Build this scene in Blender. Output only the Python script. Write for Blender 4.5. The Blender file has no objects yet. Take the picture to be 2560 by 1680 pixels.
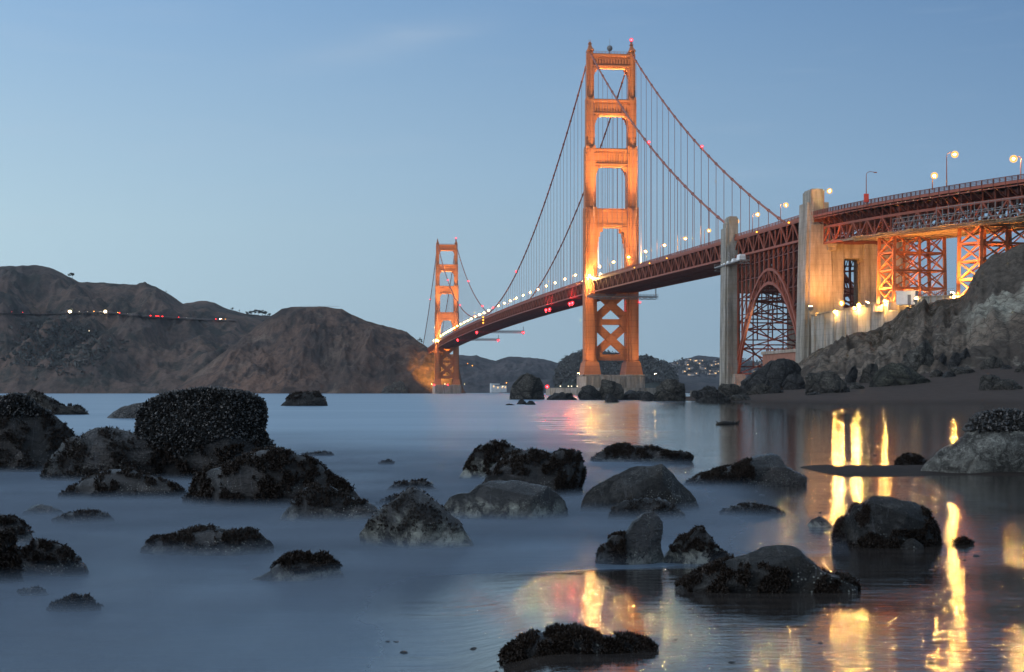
import bpy, bmesh, math, random
from mathutils import Vector, Matrix, noise
import numpy as np
R = math.radians
SC = bpy.context.scene
COL = SC.collection
random.seed(7)

# ------------------------------------------------------------------ camera
FPX, CX, HY, CH = 3800.0, 1280.0, 981.0, 1.7     # focal length in photo pixels, centre column, horizon row, eye height
cam = bpy.data.cameras.new('camera'); camo = bpy.data.objects.new('camera', cam); COL.objects.link(camo)
camo.location = (0, 0, CH); camo.rotation_euler = (R(90), 0, 0)
cam.sensor_width = 36; cam.lens = 36 * FPX / 2560; cam.shift_y = (HY - 840) / 2560
cam.clip_start = 0.3; cam.clip_end = 60000
SC.camera = camo
# ------------------------------------------------------------------ sky
W = bpy.data.worlds.new('World'); SC.world = W; W.use_nodes = True
nt = W.node_tree; N = nt.nodes; L = nt.links
bg = N['Background']
def ramp(nt, stops, inp=None, interp='LINEAR'):
    r = nt.nodes.new('ShaderNodeValToRGB'); cr = r.color_ramp; cr.interpolation = interp
    while len(cr.elements) > 1: cr.elements.remove(cr.elements[-1])
    for i, (p, c) in enumerate(stops):
        e = cr.elements[0] if i == 0 else cr.elements.new(p)
        e.position = p; e.color = (c[0], c[1], c[2], 1) if not isinstance(c, (int, float)) else (c, c, c, 1)
    if inp is not None: nt.links.new(inp, r.inputs[0])
    return r.outputs[0]
def mth(nt, op, a, b=None, clamp=False):
    m = nt.nodes.new('ShaderNodeMath'); m.operation = op; m.use_clamp = clamp
    for i, v in enumerate((a, b)):
        if v is None: continue
        if isinstance(v, (int, float)): m.inputs[i].default_value = v
        else: nt.links.new(v, m.inputs[i])
    return m.outputs[0]
def mix(nt, f, a, b, blend='MIX'):
    m = nt.nodes.new('ShaderNodeMix'); m.data_type = 'RGBA'; m.blend_type = blend; m.clamp_factor = True
    for sock, v in ((m.inputs[0], f), (m.inputs[6], a), (m.inputs[7], b)):
        if isinstance(v, (int, float)): sock.default_value = v
        elif isinstance(v, tuple): sock.default_value = (v[0], v[1], v[2], 1)
        else: nt.links.new(v, sock)
    return m.outputs[2]
tc = N.new('ShaderNodeTexCoord'); sx = N.new('ShaderNodeSeparateXYZ'); L.new(tc.outputs['Generated'], sx.inputs[0])
skyL = ramp(nt, [(0, (.50, .68, .77)), (.107, (.465, .655, .765)), (.25, (.270, .468, .725)), (.5, (.36, .50, .68)), (1, (.38, .49, .62))], sx.outputs[2])
skyR = ramp(nt, [(0, (.21, .325, .44)), (.06, (.215, .342, .48)), (.14, (.22, .37, .56)), (.25, (.135, .264, .475)), (.5, (.28, .41, .58)), (1, (.38, .49, .62))], sx.outputs[2])
azf = mth(nt, 'MULTIPLY_ADD', sx.outputs[0], 1.5, True)
azf.node.inputs[2].default_value = .5
skyc = mix(nt, azf, skyL, skyR)
# thin twilight cirrus
mp = N.new('ShaderNodeMapping'); L.new(tc.outputs['Generated'], mp.inputs[0]); mp.inputs['Rotation'].default_value = (0, R(14), 0); mp.inputs['Scale'].default_value = (5, 5, 42)
cn = N.new('ShaderNodeTexNoise'); L.new(mp.outputs[0], cn.inputs[0]); cn.inputs['Scale'].default_value = 1.6; cn.inputs['Detail'].default_value = 6; cn.inputs['Roughness'].default_value = .55
cf = ramp(nt, [(.55, 0), (.8, 1)], cn.outputs[0])
dx = mth(nt, 'SUBTRACT', sx.outputs[0], -.085); dz = mth(nt, 'SUBTRACT', sx.outputs[2], .222)
dz2 = mth(nt, 'SUBTRACT', dz, mth(nt, 'MULTIPLY', dx, .22))
q = mth(nt, 'ADD', mth(nt, 'POWER', mth(nt, 'MULTIPLY', dx, 17), 2), mth(nt, 'POWER', mth(nt, 'MULTIPLY', dz2, 110), 2))
wisp = mth(nt, 'EXPONENT', mth(nt, 'MULTIPLY', q, -1))
cl = mth(nt, 'ADD', mth(nt, 'MULTIPLY', cf, .10), mth(nt, 'MULTIPLY', wisp, mth(nt, 'ADD', mth(nt, 'MULTIPLY', cn.outputs[0], .55), -.08)), True)
skyc = mix(nt, cl, skyc, (.50, .60, .72))
nish = N.new('ShaderNodeTexSky'); nish.sky_type = 'NISHITA'; nish.sun_disc = False; nish.sun_elevation = R(1.5); nish.sun_rotation = R(-95); nish.ozone_density = 4
nsc = mix(nt, 1.0, nish.outputs[0], (.10, .10, .10), 'MULTIPLY')
skyc = mix(nt, .06, skyc, nsc)
gv = N.new('ShaderNodeVectorMath'); gv.operation = 'DOT_PRODUCT'; L.new(tc.outputs['Generated'], gv.inputs[0]); gv.inputs[1].default_value = Vector((-.86, -.48, .17)).normalized()
glow = mth(nt, 'EXPONENT', mth(nt, 'MULTIPLY', mth(nt, 'SUBTRACT', 1.0, gv.outputs['Value']), -3.4))
skyc = mix(nt, 1.0, skyc, mix(nt, glow, (0, 0, 0), (1.15, 1.15, 1.22)), 'ADD')
L.new(skyc, bg.inputs[0]); bg.inputs[1].default_value = 1.0
# the afterglow in the west: one very soft weak sun lamp
sun = bpy.data.lights.new('afterglow_sun', 'SUN'); suno = bpy.data.objects.new('afterglow_sun', sun); COL.objects.link(suno)
sun.energy = 0.5; sun.angle = R(40); sun.color = (.92, .93, 1.0)
suno.rotation_euler = (R(74), 0, R(-72))
SC.view_settings.view_transform = 'Standard'; SC.view_settings.look = 'None'; SC.view_settings.exposure = 0; SC.view_settings.gamma = 1
cy = SC.cycles; cy.use_denoising = True; cy.transparent_max_bounces = 64; cy.max_bounces = 6; cy.diffuse_bounces = 2; cy.glossy_bounces = 3; cy.sample_clamp_indirect = 6
cy.caustics_reflective = False; cy.caustics_refractive = False

# ------------------------------------------------------------------ pixel and bridge frames
def PX(px, Y): return (px - CX) / FPX * Y
def PZ(py, Y): return (HY - py) * Y / FPX + CH
O = Vector((64.1, 988.0, 0)); AX = Vector((-0.1257, 0.9921, 0)); BX = Vector((0.9921, 0.1257, 0)); ROT = math.atan2(0.1257, 0.9921)
def BW(v, u, z): return O + BX * v + AX * u + Vector((0, 0, z))
_ra = [(-470, 64.2), (-449, 64.7), (-343, 66.9), (0, 74.4)]
def ROAD(u):
    if u < 0:
        for (a, b), (c, d) in zip(_ra, _ra[1:]):
            if u <= c or c == 0: return b + (d - b) * (u - a) / (c - a)
    if u <= 1281:
        t = u / 1281; return 74.4 + (76.8 - 74.4) * t + 4 * 4.9 * t * (1 - t)
    return 76.8 - (u - 1281) * .021
def CAB(u):
    if 0 <= u <= 1281: return 83.2 + (222.5 - 83.2) * ((u - 640.5) / 640.5) ** 2
    if u < 0: t = -u / 343; e = 71.2
    else: t = (u - 1281) / 343; e = 74
    return 222.5 + (e - 222.5) * t - 4 * 10.3 * t * (1 - t)

# ------------------------------------------------------------------ mesh builder
class MB:
    def __init__(s): s.v = []; s.f = []
    def add(s, vs, fs):
        n = len(s.v); s.v += [tuple(p) for p in vs]; s.f += [tuple(i + n for i in f) for f in fs]; return s
    def box(s, x0, x1, y0, y1, z0, z1):
        return s.add([(x0, y0, z0), (x1, y0, z0), (x1, y1, z0), (x0, y1, z0), (x0, y0, z1), (x1, y0, z1), (x1, y1, z1), (x0, y1, z1)],
                     [(0, 3, 2, 1), (4, 5, 6, 7), (0, 1, 5, 4), (1, 2, 6, 5), (2, 3, 7, 6), (3, 0, 4, 7)])
    def frus(s, x0, x1, y0, y1, z0, X0, X1, Y0, Y1, z1):
        return s.add([(x0, y0, z0), (x1, y0, z0), (x1, y1, z0), (x0, y1, z0), (X0, Y0, z1), (X1, Y0, z1), (X1, Y1, z1), (X0, Y1, z1)],
                     [(0, 3, 2, 1), (4, 5, 6, 7), (0, 1, 5, 4), (1, 2, 6, 5), (2, 3, 7, 6), (3, 0, 4, 7)])
    def bar(s, p, q, w, h=None, up=(0, 0, 1)):
        p = Vector(p); q = Vector(q); d = q - p
        if d.length < 1e-6: return s
        d.normalize(); h = h or w; u = Vector(up)
        if abs(d.dot(u)) > .98: u = Vector((0, 1, 0))
        a = d.cross(u).normalized() * (w / 2); b = a.cross(d).normalized() * (h / 2)
        vs = [p - a - b, p + a - b, p + a + b, p - a + b, q - a - b, q + a - b, q + a + b, q - a + b]
        return s.add(vs, [(0, 3, 2, 1), (4, 5, 6, 7), (0, 1, 5, 4), (1, 2, 6, 5), (2, 3, 7, 6), (3, 0, 4, 7)])
    def tube(s, pts, r, n=6, caps=True):
        pts = [Vector(p) for p in pts]; rr = r if isinstance(r, (list, tuple)) else [r] * len(pts); rings = []
        n0 = len(s.v)
        for i, p in enumerate(pts):
            d = (pts[min(i + 1, len(pts) - 1)] - pts[max(i - 1, 0)]).normalized()
            u = Vector((0, 0, 1)) if abs(d.z) < .9 else Vector((0, 1, 0))
            a = d.cross(u).normalized(); b = a.cross(d)
            for k in range(n):
                t = 2 * math.pi * k / n; s.v.append(tuple(p + (a * math.cos(t) + b * math.sin(t)) * rr[i]))
        for i in range(len(pts) - 1):
            for k in range(n):
                k2 = (k + 1) % n; s.f.append((n0 + i * n + k, n0 + i * n + k2, n0 + (i + 1) * n + k2, n0 + (i + 1) * n + k))
        if caps:
            s.f.append(tuple(n0 + k for k in range(n))[::-1]); e = n0 + (len(pts) - 1) * n; s.f.append(tuple(e + k for k in range(n)))
        return s
    def prism(s, poly, y0, y1, plane='xz'):
        n = len(poly); n0 = len(s.v)
        for y in (y0, y1):
            for a, b in poly: s.v.append((a, y, b) if plane == 'xz' else (y, a, b) if plane == 'yz' else (a, b, y))
        s.f.append(tuple(n0 + i for i in range(n))); s.f.append(tuple(n0 + n + i for i in range(n))[::-1])
        for i in range(n):
            j = (i + 1) % n; s.f.append((n0 + j, n0 + i, n0 + n + i, n0 + n + j))
        return s
    def ball(s, c, r, nu=8, nv=5, sz=1.0):
        c = Vector(c); n0 = len(s.v)
        s.v.append(tuple(c + Vector((0, 0, r * sz))))
        for i in range(1, nv):
            t = math.pi * i / nv
            for k in range(nu):
                p = 2 * math.pi * k / nu; s.v.append(tuple(c + Vector((r * math.sin(t) * math.cos(p), r * math.sin(t) * math.sin(p), r * sz * math.cos(t)))))
        s.v.append(tuple(c - Vector((0, 0, r * sz)))); e = len(s.v) - 1
        for k in range(nu):
            k2 = (k + 1) % nu; s.f.append((n0, n0 + 1 + k, n0 + 1 + k2)); b = n0 + 1 + (nv - 2) * nu; s.f.append((e, b + k2, b + k))
            for i in range(nv - 2):
                a = n0 + 1 + i * nu; s.f.append((a + k, a + nu + k, a + nu + k2, a + k2))
        return s
    def mesh(s, name, mats, smooth=False, fixn=False):
        me = bpy.data.meshes.new(name); me.from_pydata(s.v, [], s.f)
        for m in (mats if isinstance(mats, (list, tuple)) else [mats]): me.materials.append(m)
        if fixn:
            bm = bmesh.new(); bm.from_mesh(me); bmesh.ops.recalc_face_normals(bm, faces=bm.faces); bm.to_mesh(me); bm.free()
        if smooth: me.polygons.foreach_set('use_smooth', [True] * len(me.polygons))
        me.update(); return me
    def build(s, name, mats, parent=None, smooth=False, fixn=False, loc=None):
        o = bpy.data.objects.new(name, s.mesh(name, mats, smooth, fixn)); COL.objects.link(o)
        if parent is not None: o.parent = parent
        if loc is not None: o.location = loc
        return o
def tag(o, label=None, cat=None, group=None, kind=None):
    if label: o['label'] = label
    if cat: o['category'] = cat
    if group: o['group'] = group
    if kind: o['kind'] = kind
    return o
def empty(name, loc, rz, label, cat, group=None):
    o = bpy.data.objects.new(name, None); COL.objects.link(o); o.location = loc; o.rotation_euler = (0, 0, rz); o.empty_display_size = .5
    return tag(o, label, cat, group)
def dup(root, loc, rz=None, label=None, group=None):
    r = root.copy(); COL.objects.link(r); r.location = loc
    if rz is not None: r.rotation_euler = (0, 0, rz)
    if label: r['label'] = label
    if group: r['group'] = group
    for ch in list(root.children):
        c = ch.copy(); COL.objects.link(c); c.parent = r
        for g in ch.children:
            d = g.copy(); COL.objects.link(d); d.parent = c
    return r

# ------------------------------------------------------------------ materials
def newmat(name):
    m = bpy.data.materials.new(name); m.use_nodes = True; nt = m.node_tree; b = nt.nodes['Principled BSDF']; return m, nt, b
def coords(nt, kind='Object', scale=(1, 1, 1)):
    t = nt.nodes.new('ShaderNodeTexCoord'); mp = nt.nodes.new('ShaderNodeMapping'); nt.links.new(t.outputs[kind], mp.inputs[0]); mp.inputs['Scale'].default_value = scale; return mp.outputs[0]
def noiz(nt, vec, scale, detail=5, rough=.55, dist=0):
    n = nt.nodes.new('ShaderNodeTexNoise'); n.inputs['Scale'].default_value = scale; n.inputs['Detail'].default_value = detail; n.inputs['Roughness'].default_value = rough; n.inputs['Distortion'].default_value = dist
    if vec is not None: nt.links.new(vec, n.inputs[0])
    return n.outputs[0]
def voro(nt, vec, scale, feat='F1', out='Distance', rnd=1):
    n = nt.nodes.new('ShaderNodeTexVoronoi'); n.feature = feat; n.inputs['Scale'].default_value = scale; n.inputs['Randomness'].default_value = rnd; nt.links.new(vec, n.inputs[0]); return n.outputs[out]
def bump(nt, b, h, dist, strength=1.0, prev=None):
    n = nt.nodes.new('ShaderNodeBump'); n.inputs['Distance'].default_value = dist; n.inputs['Strength'].default_value = strength; nt.links.new(h, n.inputs['Height'])
    if prev is not None: nt.links.new(prev, n.inputs['Normal'])
    nt.links.new(n.outputs[0], b.inputs['Normal']); return n.outputs[0]
def paint(name, c, rough=.55, var=.3, scale=.4, spec=.4, streak=False):
    m, nt, b = newmat(name); v = coords(nt, 'Object', (1, 1, .15) if streak else (1, 1, 1)); n = noiz(nt, v, scale, 6, .65)
    f = ramp(nt, [(.35, 0), (.7, 1)], n); c2 = tuple(x * (1 - var) for x in c)
    nt.links.new(mix(nt, f, c, c2), b.inputs['Base Color']); b.inputs['Roughness'].default_value = rough; b.inputs['Specular IOR Level'].default_value = spec
    return m
def concrete(name, c, sc=1.0):
    m, nt, b = newmat(name); v = coords(nt, 'Object'); s = coords(nt, 'Object', (1, 1, .12))
    n1 = noiz(nt, s, .5 * sc, 7, .7); n2 = noiz(nt, v, .12 * sc, 4, .6); n3 = noiz(nt, v, 1.5 * sc, 5, .7)
    col = mix(nt, ramp(nt, [(.42, 0), (.66, 1)], n1), tuple(x * 1.2 for x in c), tuple(x * .42 for x in c))
    col = mix(nt, ramp(nt, [(.45, 0), (.7, .7)], n2), col, (c[0] * .75, c[1] * .68, c[2] * .55))
    wv = nt.nodes.new('ShaderNodeTexWave'); wv.bands_direction = 'Z'; wv.inputs['Scale'].default_value = .16; wv.inputs['Distortion'].default_value = .3; nt.links.new(v, wv.inputs[0])
    ln = ramp(nt, [(.0, 1), (.035, 0)], wv.outputs['Fac'])
    col = mix(nt, mth(nt, 'MULTIPLY', ln, .3), col, tuple(x * .45 for x in c)); nt.links.new(col, b.inputs['Base Color'])
    b.inputs['Roughness'].default_value = .9; b.inputs['Specular IOR Level'].default_value = .2
    bump(nt, b, n3, .15, .5); return m
def emit(name, c, s):
    m, nt, b = newmat(name); b.inputs['Base Color'].default_value = (.1, .1, .1, 1); b.inputs['Emission Color'].default_value = (*c, 1); b.inputs['Emission Strength'].default_value = s; return m
def rockmat(name, base, dark, pale=None, palez=(.1, .5), rough=(.3, .6), sc=1.0, pamt=.8, moss=None, bumpd=.05, streak=(.085, .088, .092)):
    m, nt, b = newmat(name); v = coords(nt, 'Object'); g = coords(nt, 'Generated'); vs = coords(nt, 'Object', (1, 1, 1.8))
    n1 = noiz(nt, v, 1.6 * sc, 9, .72, .8); n2 = noiz(nt, vs, 6 * sc, 8, .75, .6); n3 = noiz(nt, v, 24 * sc, 5, .75)
    cr = ramp(nt, [(0, 0), (.05, .6), (.16, 1)], voro(nt, mixv(nt, v, n2, .5), 1.7 * sc, 'DISTANCE_TO_EDGE'))
    col = mix(nt, ramp(nt, [(.42, 0), (.56, 1)], n1), base, tuple(x * .7 for x in dark))
    col = mix(nt, ramp(nt, [(.50, 0), (.66, .85)], n2), col, tuple(x * 2.4 for x in base))
    col = mix(nt, ramp(nt, [(.52, 0), (.60, .8)], n3), col, tuple(x * .35 for x in dark))
    if moss: col = mix(nt, ramp(nt, [(.48, 0), (.58, .85)], noiz(nt, v, 2.3 * sc, 8, .72, .5)), col, moss)
    if pale:
        sp = nt.nodes.new('ShaderNodeSeparateXYZ'); nt.links.new(g, sp.inputs[0])
        zf = ramp(nt, [(palez[0], 1), (palez[1], 0)], mth(nt, 'ADD', sp.outputs[2], mth(nt, 'MULTIPLY', mth(nt, 'SUBTRACT', n1, .5), 1.1)))
        pf = mth(nt, 'MULTIPLY', zf, mth(nt, 'MULTIPLY', ramp(nt, [(.44, 0), (.53, 1)], noiz(nt, v, 5 * sc, 9, .8, .5)), pamt))
        col = mix(nt, pf, col, pale)
    col = mix(nt, mth(nt, 'MULTIPLY', mth(nt, 'SUBTRACT', 1.0, cr), .75), col, tuple(x * .5 for x in dark))
    if sc == 1.0:
        t4 = nt.nodes.new('ShaderNodeTexCoord'); m4 = nt.nodes.new('ShaderNodeMapping'); nt.links.new(t4.outputs['Object'], m4.inputs[0]); m4.inputs['Rotation'].default_value = (.4, .9, .3); m4.inputs['Scale'].default_value = (9, 1.6, 1.6)
        st = noiz(nt, m4.outputs[0], 1.3, 8, .72, 1.2)
        col = mix(nt, ramp(nt, [(.57, 0), (.63, .7)], st), col, streak); col = mix(nt, ramp(nt, [(.36, .8), (.44, 0)], st), col, tuple(x * .4 for x in dark))  # wet highlights painted into the colour as pale slanting streaks
        bs = mth(nt, 'MULTIPLY', ramp(nt, [(.16, 1), (.30, 0)], voro(nt, v, 30)), ramp(nt, [(.50, 0), (.58, .9)], noiz(nt, v, 2.1, 6, .65)))
        col = mix(nt, bs, col, (.36, .37, .33))
    nt.links.new(col, b.inputs['Base Color'])
    nt.links.new(ramp(nt, [(.3, rough[0]), (.7, rough[1])], n2), b.inputs['Roughness']); b.inputs['Specular IOR Level'].default_value = .85 if rough[0] < .32 else .4
    h = mth(nt, 'ADD', mth(nt, 'ADD', mth(nt, 'MULTIPLY', n2, 1.0), mth(nt, 'MULTIPLY', n3, .45)), mth(nt, 'ADD', mth(nt, 'MULTIPLY', cr, .5), mth(nt, 'MULTIPLY', n1, 1.2)))
    bump(nt, b, h, bumpd / sc * 2.6, 1.0); return m
def mixv(nt, v, f, k):
    a = nt.nodes.new('ShaderNodeVectorMath'); a.operation = 'MULTIPLY_ADD'; nt.links.new(f, a.inputs[0]); a.inputs[1].default_value = (k, k, k); nt.links.new(v, a.inputs[2]); return a.outputs[0]

def steelmat(name, c, seams=True):
    m, nt, b = newmat(name); v = coords(nt, 'Object'); s = coords(nt, 'Object', (1, 1, .1))
    n1 = noiz(nt, s, .35, 6, .65); n2 = noiz(nt, v, .08, 3, .5)
    col = mix(nt, ramp(nt, [(.4, 0), (.75, .8)], n1), c, tuple(x * .6 for x in c)); col = mix(nt, ramp(nt, [(.4, 0), (.7, .5)], n2), col, (c[0] * .8, c[1] * 1.0, c[2] * .9))
    if seams:
        wv = nt.nodes.new('ShaderNodeTexWave'); wv.bands_direction = 'Z'; wv.inputs['Scale'].default_value = .085; wv.inputs['Distortion'].default_value = 0; nt.links.new(v, wv.inputs[0])
        col = mix(nt, mth(nt, 'MULTIPLY', ramp(nt, [(0, 1), (.03, 0)], wv.outputs['Fac']), .5), col, tuple(x * .4 for x in c))
    nt.links.new(col, b.inputs['Base Color']); b.inputs['Roughness'].default_value = .55; b.inputs['Specular IOR Level'].default_value = .35; return m
M = {}
M['tower'] = steelmat('orange_tower_paint', (.46, .150, .062))
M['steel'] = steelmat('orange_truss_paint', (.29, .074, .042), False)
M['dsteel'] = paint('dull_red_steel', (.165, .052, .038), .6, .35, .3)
M['cable'] = paint('cable_paint', (.30, .10, .07), .5, .25, .2)
M['rope'] = paint('rope_paint', (.30, .17, .16), .6, .2, .2)
M['pylon'] = concrete('board_marked_concrete', (.285, .262, .225))
M['pier'] = concrete('pier_concrete', (.36, .30, .25))
M['asphalt'] = paint('asphalt', (.05, .05, .05), .8, .3, .5)
M['brick'] = paint('fort_brick', (.33, .15, .10), .9, .35, .5)
M['galv'] = paint('galvanised_steel', (.25, .235, .22), .45, .25, 1)
M['plank'] = paint('platform_planks', (.36, .27, .18), .8, .45, .6)
M['tarp'] = paint('white_tarpaulin', (.72, .72, .70), .6, .12, 1)
M['white'] = paint('white_paint', (.75, .74, .70), .6, .15, .6)
M['grey'] = paint('grey_metal', (.18, .18, .18), .5, .3, .8)
M['lampsteel'] = paint('lamp_post_paint', (.28, .09, .05), .5, .2, 1)
M['redbox'] = paint('red_sign_box', (.55, .05, .03), .5, .1, 1)
M['bark'] = paint('bark', (.05, .04, .03), .9, .3, 2)
M['leaf'] = paint('dark_foliage', (.035, .045, .03), .8, .5, .3)
M['roof'] = paint('dark_roof', (.06, .05, .05), .8, .3, .5)
M['wallp'] = paint('house_wall', (.30, .28, .26), .8, .3, .5)
M['carp'] = paint('car_paint', (.12, .12, .13), .3, .2, 1)
SOD = (1.0, .58, .20)
M['bulb'] = emit('sodium_bulb', (1.0, .50, .13), 500); M['bulb'].cycles.emission_sampling = 'NONE'
M['flood'] = emit('floodlight_glass', (1.0, .62, .22), 120)
M['amber'] = emit('amber_lamp', (1.0, .36, .03), 14)
M['red'] = emit('red_beacon_glass', (1.0, .022, .030), 45)
M['redbig'] = emit('red_navigation_glass', (1.0, .014, .020), 80)
M['whitel'] = emit('white_lamp', (1.0, .84, .55), 5)
M['headl'] = emit('headlamp', (1.0, .88, .62), 200)
M['taill'] = emit('tail_lamp', (1.0, .012, .010), 14)
M['win'] = emit('lit_window', (1.0, .60, .24), 1.6)

def glow_shell(name, c, s, a):
    m = bpy.data.materials.new(name); m.use_nodes = True; nt = m.node_tree; nt.nodes.remove(nt.nodes['Principled BSDF'])
    tr = nt.nodes.new('ShaderNodeBsdfTransparent'); e = nt.nodes.new('ShaderNodeEmission'); e.inputs[0].default_value = (*c, 1); e.inputs[1].default_value = s
    ms = nt.nodes.new('ShaderNodeMixShader'); ms.inputs[0].default_value = a; nt.links.new(tr.outputs[0], ms.inputs[1]); nt.links.new(e.outputs[0], ms.inputs[2]); nt.links.new(ms.outputs[0], nt.nodes['Material Output'].inputs[0]); m.cycles.emission_sampling = 'NONE'; return m
GL = {'core': glow_shell('lamp_glass', (1.0, .46, .105), 11000, .5), 'rcore': glow_shell('red_lamp_glass', (1.0, .03, .04), 40, .45), 'bulb': glow_shell('lamp_halo', (1.0, .46, .09), 2.1, .50), 'red': glow_shell('red_lamp_halo', (1.0, .05, .07), 1.6, .42), 'redbig': glow_shell('deep_red_lamp_halo', (1.0, .03, .04), 2.0, .45), 'headl': glow_shell('headlamp_halo', (1.0, .8, .45), 1.5, .4), 'amber': glow_shell('amber_lamp_halo', (1.0, .35, .04), 1.2, .4), 'whitel': glow_shell('white_lamp_halo', (1.0, .8, .5), .8, .3)}  # all but the cores are see-through glows added as lamp halos
def light(name, kind, parent, loc, energy, color=SOD, radius=.4, target=None, angle=60, blend=.6):
    l = bpy.data.lights.new(name, kind); l.energy = energy; l.color = color; l.shadow_soft_size = radius
    o = bpy.data.objects.new(name, l); COL.objects.link(o)
    if parent is not None: o.parent = parent
    o.location = loc
    if kind == 'SPOT':
        l.spot_size = R(angle); l.spot_blend = blend
        o.rotation_euler = (Vector(target) - Vector(loc)).to_track_quat('-Z', 'Y').to_euler()
    return o
# ------------------------------------------------------------------ terrain, water, sand
def interp(tab, x):
    if x <= tab[0][0]: return tab[0][1]
    for (a, b), (c, d) in zip(tab, tab[1:]):
        if x <= c: return b + (d - b) * (x - a) / (c - a)
    return tab[-1][1]
def sstep(a, b, x):
    t = min(1, max(0, (x - a) / (b - a))); return t * t * (3 - 2 * t)
def hillmat(name, c1, c2, c3, sc, rockc=None):
    m, nt, b = newmat(name); v = coords(nt, 'Object'); v2 = coords(nt, 'Object', (1, 1, .45))
    n1 = noiz(nt, v, .004 * sc, 8, .62, .4); n2 = noiz(nt, v2, .022 * sc, 8, .7, .3); n3 = noiz(nt, v, .09 * sc, 5, .7)
    col = mix(nt, ramp(nt, [(.40, 0), (.60, 1)], n1), c1, c2)
    col = mix(nt, ramp(nt, [(.48, 0), (.60, .85)], n2), col, c3)
    if rockc: col = mix(nt, ramp(nt, [(.56, 0), (.68, .8)], noiz(nt, v2, .012 * sc, 7, .7)), col, rockc)
    col = mix(nt, ramp(nt, [(.40, 0), (.75, .6)], n3), col, tuple(x * .4 for x in c3))
    nt.links.new(col, b.inputs['Base Color']); b.inputs['Roughness'].default_value = .95; b.inputs['Specular IOR Level'].default_value = .1
    bump(nt, b, mth(nt, 'ADD', n2, mth(nt, 'MULTIPLY', n3, .6)), 8 / sc, .7); return m
class Hill:
    def __init__(s, name, pts, Yf, Yr, cols, rows, amp, mat, seed=0, zf=-3, pw=.9, back=500, gs=.006, rj=1.2):
        s.g = []; mb = MB(); px0, px1 = pts[0][0], pts[-1][0]; s.px0, s.px1, s.cols = px0, px1, cols
        fy = (lambda p: Yf) if not isinstance(Yf, list) else (lambda p: interp(Yf, p)); ry = (lambda p: Yr) if not isinstance(Yr, list) else (lambda p: interp(Yr, p))
        for i in range(cols + 1):
            px = px0 + (px1 - px0) * i / cols; yf, yr = fy(px), ry(px); py = interp(pts, px) + rj * (noise.fractal((px * .06 + seed, 3.1, seed), 1, 2, 5)) * 1.2
            zr = PZ(py, yr); colv = []
            for j in range(rows + 1):
                t = j / rows; Y = yf + (yr - yf) * t; z = zf + (zr - zf) * t ** pw; w = (4 * t * (1 - t)) ** .7 * (1 - t * .35)
                X = PX(px, Y); p = Vector((X * gs + seed, Y * gs * .5, z * gs * .5))
                d = amp * w * (noise.ridged_multi_fractal(p, .9, 2.1, 6, 1.0, 2.0) - 1.0) * .8 + amp * .28 * w * noise.fractal(p * 2.7, 1, 2, 4)
                d *= min(1, max(0, (zr - zf) / (amp * 3)))
                colv.append((X, Y, z + d if t < 1 else z))
            for k in (1, 2, 3):
                Y = yr + back * k / 3; colv.append((PX(px, Y), Y, zr - (zr - zf) * (k / 3) ** 1.6))
            s.g.append(colv)
        n = rows + 4; vs = [p for c in s.g for p in c]; fs = [(i * n + j, (i + 1) * n + j, (i + 1) * n + j + 1, i * n + j + 1) for i in range(cols) for j in range(n - 1)]
        mb.add(vs, fs); s.rows = rows; s.o = mb.build(name, mat, None, True); tag(s.o, kind='structure')
    def at(s, px, py):
        """the first surface point seen at that picture position"""
        i = int(round((px - s.px0) / (s.px1 - s.px0) * s.cols)); c = s.g[max(0, min(s.cols, i))]
        for a, b in zip(c[:s.rows], c[1:s.rows + 1]):
            pa = HY - (a[2] - CH) * FPX / a[1]; pb = HY - (b[2] - CH) * FPX / b[1]
            if pb <= py:
                k = 0 if abs(pa - pb) < 1e-6 else max(0, min(1, (pa - py) / (pa - pb))); return Vector(a).lerp(Vector(b), k)
        return Vector(c[s.rows])
hm1 = hillmat('brown_hill', (.165, .112, .088), (.082, .066, .060), (.034, .042, .038), 1.0)
hm2 = hillmat('headland_rock', (.170, .106, .078), (.086, .064, .054), (.036, .034, .033), 1.4, (.19, .145, .115))
hm3 = hillmat('far_hill', (.10, .095, .098), (.072, .076, .082), (.045, .052, .058), .8)
hm4 = hillmat('wooded_hill', (.05, .058, .05), (.04, .05, .043), (.028, .034, .029), 1.5)
hillA = Hill('hills', [(-260, 700), (-120, 676), (0, 666), (49, 664), (83, 662.6), (105, 664), (134, 672), (170, 690.5), (199, 706), (243, 707), (292, 709), (340, 712), (365, 708), (389, 717), (426, 737), (457, 759), (500, 772), (560, 782), (620, 792), (690, 800), (820, 840), (960, 900)], 2450, 3150, 340, 110, 85, hm1, 3.3, pw=.8)
hillB = Hill('hills', [(380, 800), (430, 768), (460, 759), (499, 752.6), (518, 752), (535, 756), (559, 768), (586, 777), (617, 785), (682, 790), (760, 800), (860, 850)], 3200, 3700, 120, 40, 35, hm1, 8.3)
hillC = Hill('headland', [(424, 984), (460, 955), (500, 925), (560, 880), (610, 842), (650, 810), (680, 788), (703, 773), (727, 767.7), (750, 767), (812, 767.7), (854, 772), (878, 786), (917, 803), (943, 810), (982, 820), (1016, 829), (1042, 850), (1073, 871), (1100, 880), (1140, 888), (1150, 930), (1158, 970), (1166, 985)],
             [(424, 2420), (620, 2330), (1000, 2330), (1080, 2330), (1166, 2400)], [(424, 2440), (640, 2560), (1000, 2560), (1060, 2480), (1100, 2450), (1166, 2440)], 320, 120, 66, hm2, 1.7, pw=.78, gs=.009, rj=1.0)
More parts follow.
